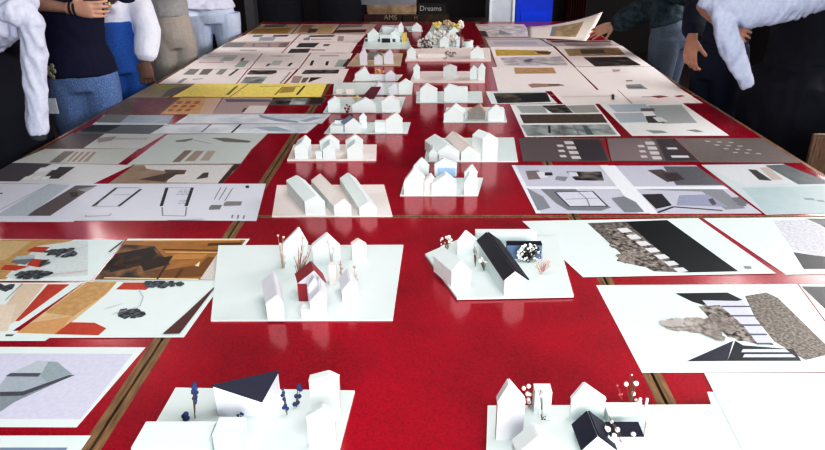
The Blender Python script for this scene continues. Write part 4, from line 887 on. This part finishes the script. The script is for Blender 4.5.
b = MB(); p = Q(109, 4, 3.66); b.loft([(p, .011, .011), (p+Vector((.006,0,0)), .011, .011)], M('#c9b68a', .3), ref=(0,0,1), n=12); b.build('ring', t, True)
p0 = Q(52, 106, 3.70); b = MB(); b.box(p0, (.062, .003, .09), M('#e6eaf2', .5)); b.build('badge', t, label='white badge card at the hip')
b = MB(); b.tube([Q(51, 70, 3.72), Q(50, 84, 3.71), Q(51, 97, 3.70)], .0035, M('#3b3f52')); 
b.build('lanyard', t)
b = MB(); mk = M('#8c8474', .35, .3, 60)
for q in ((48,68),(52,66),(54,71),(50,74),(47,72),(53,77)): b.ball(Q(*q, 3.71), .013, mk, 8, (1,.4,1.2))
b.tube([Q(47,66,3.745), Q(55,72,3.745), Q(49,79,3.745)], .004, mk); b.build('key_bunch', t, True)
# 3 cream and white shirt, blue jeans, hanging arm
px = Q(119, 60, 4.62)
BLUJ = jeans('#174fa0', '#3f78c4')
t, T, sd, fw = person('person in bright blue jeans with a loose white sleeve and hanging hand', px.x, 4.62, RAD(215), 1.74, SKD, voxel=.0052, top=M('#e4e3f2', .85, .05, 40, bump=.3), bottom=BLUJ, top_hem=1.06, sleeve_fat=.034, waist=1.14, bot_fat=.022, top_fat=.014, hand_len=.225,
    arms={-1: (Q(148,30,4.62), Q(145,61,4.58), (-.04,-.02,-1), (-.25,1,0), (-1,-.2,0), .6), 1: (Q(104,20,4.75), Q(112,0,4.5), (.6,-.3,.4), (0,0,1), (0,-1,0), .5)})
# 4 beige
px = Q(171, 45, 5.65)
t, T, sd, fw = person('person in beige trousers and a grey-beige top standing between two pale shirts', px.x, 5.65, RAD(220), 1.74, SK, top=M('#a5a3a3', .85, .08, 40, bump=.3), bottom=M('#aca39c', .8, .06, 50, bump=.2), top_hem=1.05, waist=1.06, top_fat=.035, bot_fat=.034, taper=1.15,
    arms={1: (T((0,0,0))*0+Q(150,-14,5.6), Q(172,-14,5.4), (.9,-.2,.1), (0,0,-1), (0,-1,.3), .5), -1: (Q(196,-12,5.6), Q(178,-20,5.4), (-.9,-.2,.1), (0,0,-1), (0,-1,.3), .5)})
# 5 pale jeans and lilac white shirt
px = Q(213, 30, 6.95)
t, T, sd, fw = person('person in very pale jeans and a white-lilac shirt, nearest the far left corner', px.x, 6.95, RAD(200), 1.82, SK, top=M('#dcdcf0', .85, .05, 30, bump=.3), bottom=jeans('#b4c0da', '#dce2f0'), top_hem=.93, waist=1.0, top_fat=.06, bot_fat=.05, stance=.135,
    arms={1: (Q(180,-20,6.9), Q(205,-18,6.7), (.9,-.2,0), (0,0,-1), (0,-1,.3), .5), -1: (Q(240,-20,6.9), Q(215,-22,6.7), (-.9,-.2,0), (0,0,-1), (0,-1,.3), .5)}, top_wr=.01)
# far end: two dark figures
for cx, w_, lab in ((281, .07, 'left one of two people in long black coats behind the far table edge'), (340, .06, 'right one of two people in long black coats behind the far table edge')):
    p = Q(cx, 10, 8.22)
    t, T, sd, fw = person(lab, p.x, 8.22, RAD(180), 1.78, SK, voxel=.009, top=black2, bottom=black2, skirt=True, top_hem=.86, top_fat=.075, sleeve_fat=.024, bot_fat=w_, bottom_name='coat_skirt', top_name='coat',
        arms={1: (p+Vector((-.25,.02,.30)), p+Vector((-.1,-.22,.34)), (1,0,0), (0,1,0), (0,0,1), .5), -1: (p+Vector((.25,.02,.30)), p+Vector((.1,-.24,.36)), (-1,0,0), (0,1,0), (0,0,1), .5)})
# --- right side
# leaning over, green-navy shirt, hand on the lifted sheet
px = Q(668, 48, 5.65)
GRN = M('#1d2c38', .85, .2, 22, '#3a4c55', .42, .62, bump=.3)
wr = Q(613, 25, 6.1)
t, T, sd, fw = person('person in a dark green-blue shirt and grey jeans, reaching for the lifted sheet', px.x, 5.65, RAD(48), 1.74, SKP, voxel=.0052, top=GRN, bottom=jeans('#4b5668', '#6f7b8c'), lean=(-.05,.16), top_hem=1.0, waist=1.05, sleeve_fat=.05, top_fat=.035, bot_fat=.03, hand_len=.235,
    arms={1: (Q(664,1,5.85), wr, (Q(578,39,6.1)-wr), (-.05,.8,-.6), (-.4,.1,-.8), .2), -1: (Q(672,-14,5.55), Q(692,-4,5.3), (.4,-.5,-.3), (0,0,-1), (0,1,0), .5)}, top_wr=.008)
# navy one with a hanging hand
px = Q(706, 70, 4.42); px.x = max(px.x, 1.93)
wr = Q(692, 38, 4.05)
t, T, sd, fw = person('person in plain navy clothes, hand hanging loosely before the grey jeans', px.x, 4.42, RAD(118), 1.72, SK, voxel=.0052, top=M('#12182e', .85, .2, 50, bump=.3), bottom=M('#10142a', .85, .2, 50), top_hem=.92, sleeve_fat=.024, bot_fat=.022, hand_len=.235,
    arms={1: (Q(697,2,4.3), wr, (.02,-.05,-1), (.85,.5,0), (.2,-.95,0), .5), -1: (Q(732,5,4.62), Q(738,35,4.62), (-.1,.1,-1), (-1,0,0), (0,-1,0), .6)})
# black skirt, white sweater draped
px = Q(772, 70, 3.80); px.x = max(px.x, 2.12)
t, T, sd, fw = person('person in a wide black skirt with a white sweater draped over folded arms', px.x, 3.80, RAD(125), 1.76, SK, voxel=.0052, top=black, bottom=black, skirt=True, top_hem=1.0, waist=1.02, top_fat=.05, bot_fat=.10, sleeve=.5, bottom_name='skirt', bot_wr=.01,
    arms={1: (Q(703,6,3.85), Q(722,26,3.55), (.8,-.1,-.35), (.1,.9,-.2), (0,0,1), .25), -1: (Q(800,0,3.5), Q(748,4,3.4), (-.8,.1,-.1), (0,1,0), (0,0,1), .4)})
WS2 = M('#b2b4c8', .85, .06, 60, bump=.4)
b = MB()
b.loft([(Q(708,-10,3.42), .05, .08), (Q(728,0,3.36), .06, .10), (Q(750,3,3.34), .06, .12), (Q(775,-4,3.33), .06, .13), (Q(800,-12,3.36), .06, .14), (Q(822,-20,3.4), .06, .14), (Q(850,-30,3.55), .05, .10)], WS2, ref=(0,1,0), n=20)
b.loft([(Q(722,0,3.36), .045, .03), (Q(724,18,3.33), .050, .034), (Q(729,42,3.33), .054, .036), (Q(739,66,3.34), .043, .032), (Q(746,82,3.34), .030, .026), (Q(748,86,3.34), .027, .024)], WS2, ref=(1,0,0), n=18)
remeshed(b, 'white_sweater', .008, t, WS2, wr=.012, wscale=15, seed=8, stretch=(1.3,1.3,.35), smooth=2)
p = Q(830, 20, 4.6)
t, T, sd, fw = person('person in a bright blue top, only a sliver showing at the right frame edge', p.x+.12, 4.6, RAD(115), 1.74, SK, top=M('#2f5f9e', .8, .1, 40), bottom=black2, top_hem=.95, top_fat=.03)

# ------------------------------------------------------------------ chair at the right, boxes at the far end
cw = wood_mat('#5a4334', '#7a5c46', 4)
cx0, cy0 = 2.03, 3.02
t = empty('wooden_chair', (cx0, cy0, 0), 'brown wooden chair at the right frame edge, only its back showing', 'chair')
def rbox(name, c_, d_, m_, par):
    b = MB(); b.box(c_, d_, m_); o = b.build(name, par); md = o.modifiers.new('bev', 'BEVEL'); md.width = min(d_)*.2; md.segments = 2; return o
rbox('seat', (cx0, cy0-.2, .45), (.42, .42, .03), cw, t)
rbox('backrest', (cx0, cy0, .70), (.42, .022, .26), cw, t)
for sx in (-.18, .18):
    rbox('leg', (cx0+sx, cy0, .41), (.035, .035, .82), cw, t); rbox('leg', (cx0+sx, cy0-.37, .217), (.035, .035, .434), cw, t)
rbox('stretcher', (cx0, cy0-.37, .2), (.36, .02, .03), cw, t)

YS = 8.45
def bx_(a, b_, y): return Q(a, y, YS).x, Q(b_, y, YS).x
xa, xb = bx_(352, 488, 18); ztop = Q(400, 22.5, YS).z
t = empty('sideboard', ((xa+xb)/2, YS+.25, 0), 'low dark brown sideboard carrying flat boxes behind the far table edge', 'sideboard')
md_ = wood_mat('#2a1716', '#3b201c', 3)
b = MB(); b.box(((xa+xb)/2, YS+.25, ztop/2), (xb-xa, .5, ztop-.04), md_); b.build('carcass', t)
b = MB(); b.box(((xa+xb)/2, YS+.25, ztop-.01), (xb-xa+.03, .53, .02), md_); b.build('top', t)
for i in range(3):
    w_ = (xb-xa)/3; b = MB(); b.box((xa+w_*(i+.5), YS-.008, ztop/2), (w_-.02, .016, ztop-.1), md_); dd = b.build('door', t)
    b = MB(); b.ball((xa+w_*(i+.5)+w_*.35, YS-.028, ztop*.6), .014, M('#8d8577', .3)); b.build('knob', dd, True)
def text_mesh(body, size, loc, m, parent):
    cu = bpy.data.curves.new('lettering', 'FONT'); cu.body = body; cu.size = size; cu.extrude = .0008
    o = bpy.data.objects.new('lettering', cu); C.objects.link(o); dg = bpy.context.evaluated_depsgraph_get(); dg.update()
    me = bpy.data.meshes.new_from_object(o.evaluated_get(dg)); bpy.data.objects.remove(o)
    me.transform(Matrix.Translation(Vector(loc)-parent.location)@Matrix.Rotation(math.pi/2, 4, 'X')); me.materials.clear(); me.materials.append(m)
    o = bpy.data.objects.new('lettering', me); C.objects.link(o); o.parent = parent
def carton(label, a, b_, yt, yb, m_, dep=.34, text=None, ts=.07, tm=None, lid=None, tx=.03, y=YS+.02, zb=None, tpx=None):
    x0, x1 = Q(a, (yt+yb)/2, y).x, Q(b_, (yt+yb)/2, y).x; z0 = Q(a, yb, y).z if zb is None else zb; z1 = Q(a, yt, y).z
    t = empty('flat_box', ((x0+x1)/2, y+dep/2, z0), label, 'box', 'flat boxes stacked on the sideboard')
    b = MB(); b.box(((x0+x1)/2, y+dep/2, z0+(z1-z0)*.3), (x1-x0-.008, dep-.008, (z1-z0)*.6), m_); b.build('tray', t)
    b = MB(); b.box(((x0+x1)/2, y+dep/2, z0+(z1-z0)*.6), (x1-x0, dep, (z1-z0)*.8), lid or m_); b.build('lid', t)
    if text: text_mesh(text, ts, ((Q(tpx, yb, y).x if tpx else x0+tx), y-.002, z0+(z1-z0)*.32), tm, t)
    return z1
pale = M('#b9b5ae', .5)
z1 = carton('dark maroon box on the bottom of the stack with pale letters AMS', 364, 402, 14.3, 22.5, M('#4a1a1c', .6, .2, 12, '#2b1a16', .4, .6), zb=ztop, text='AMS', ts=.085, tm=M('#a89e86', .5), tpx=384)
z1b = carton('dark brown bottom box under the black box with lettering', 403, 449, 14.3, 22.5, M('#2f1d17', .6, .3, 12, '#4e3520', .45, .65), zb=ztop, text='M', ts=.06, tm=M('#8f7a48', .5), tpx=414)
z2 = carton('tan brown mottled box in the middle of the stack', 367, 416.5, 4.8, 14.3, M('#8c6a56', .6, .15, 8, '#b19a80', .35, .65), zb=z1)
z3 = carton('black box with pale Dreams lettering on its front', 417.5, 446, 3.2, 14.3, M('#1a1418', .6), zb=z1b, text='Dreams', ts=.085, tm=pale, tpx=419.5)
z4 = carton('light grey flat box on top of the stack', 361, 416.5, -4.5, 4.8, M('#8f8f98', .6, .08, 10), zb=max(z2, z3) if False else z2+.0005, dep=.3)
# dark red curtain beyond the far right corner
b = MB(); mcur = M('#4a1511', .8, .25, 6)
n = 40; x0, x1 = Q(567, 5, 9.9).x, Q(588, 5, 9.9).x
pts = [Vector((x0+(x1-x0)*i/n, 9.95+.03*math.sin(i*1.3), .02)) for i in range(n+1)]
for i in range(n): b.face([pts[i], pts[i+1], pts[i+1]+Vector((0,0,2.5)), pts[i]+Vector((0,0,2.5))], mcur)
o = b.build('curtain'); rehome(o); tag(o, 'dark red curtain on the back wall right of the blue door', 'curtain')
# ------------------------------------------------------------------ camera and light
cam = bpy.data.cameras.new('camera'); co = bpy.data.objects.new('camera', cam); C.objects.link(co)
cam.sensor_fit = 'HORIZONTAL'; cam.sensor_width = 36; cam.lens = 36*F/825; cam.shift_x = -(CX-412.5)/825
co.location = (0, 0, CAMZ); co.rotation_euler = (math.pi/2-TH, 0, 0); cam.clip_start = .05
bpy.context.scene.camera = co
def area(name, loc, target, sx, sy, power, col):
    l = bpy.data.lights.new(name, 'AREA'); l.shape = 'RECTANGLE'; l.size = sx; l.size_y = sy; l.energy = power; l.color = col
    o = bpy.data.objects.new(name, l); C.objects.link(o); o.location = loc
    o.rotation_euler = (Vector(target)-Vector(loc)).to_track_quat('-Z', 'Y').to_euler(); return o
area('window_light_behind_camera', (.9, -2.7, 2.1), (0, 3.6, .85), 4.6, 1.7, 262, (.93, 1, 1))
area('window_light_right', (4.3, 5.6, 2.5), (-.6, 6.0, .7), 5.0, 1.3, 200, (1, .97, .96))
area('added_overhead_fill', (.2, 1.4, 3.2), (0, 1.8, .75), 1.8, 1.4, 30, (.95, 1, 1))  # added overhead fill to lift the near whites, no known fixture
area('added_overhead_fill', (-3.3, 6.0, 3.2), (-.6, 6.0, .75), .9, 4.2, 125, (1, .96, .94))  # added fill strip on the left, brightens the far sheets
area('added_overhead_fill', (3.3, 6.4, 3.2), (.8, 6.2, .75), .7, 3.6, 75, (1, .96, .94))  # matching fill strip added on the right for the far sheets
w = bpy.data.worlds.new('world'); bpy.context.scene.world = w; w.use_nodes = True
w.node_tree.nodes['Background'].inputs[0].default_value = (.8, .85, 1, 1); w.node_tree.nodes['Background'].inputs[1].default_value = .1
sc = bpy.context.scene
sc.view_settings.view_transform = 'Standard'; sc.view_settings.look = 'None'; sc.view_settings.exposure = .3
sc.view_settings.use_curve_mapping = True
cm = sc.view_settings.curve_mapping; cv = cm.curves[3]
cv.points.new(.12, .085); cv.points.new(.62, .72); cm.update()
sc.cycles.max_bounces = 6; sc.cycles.use_denoising = True
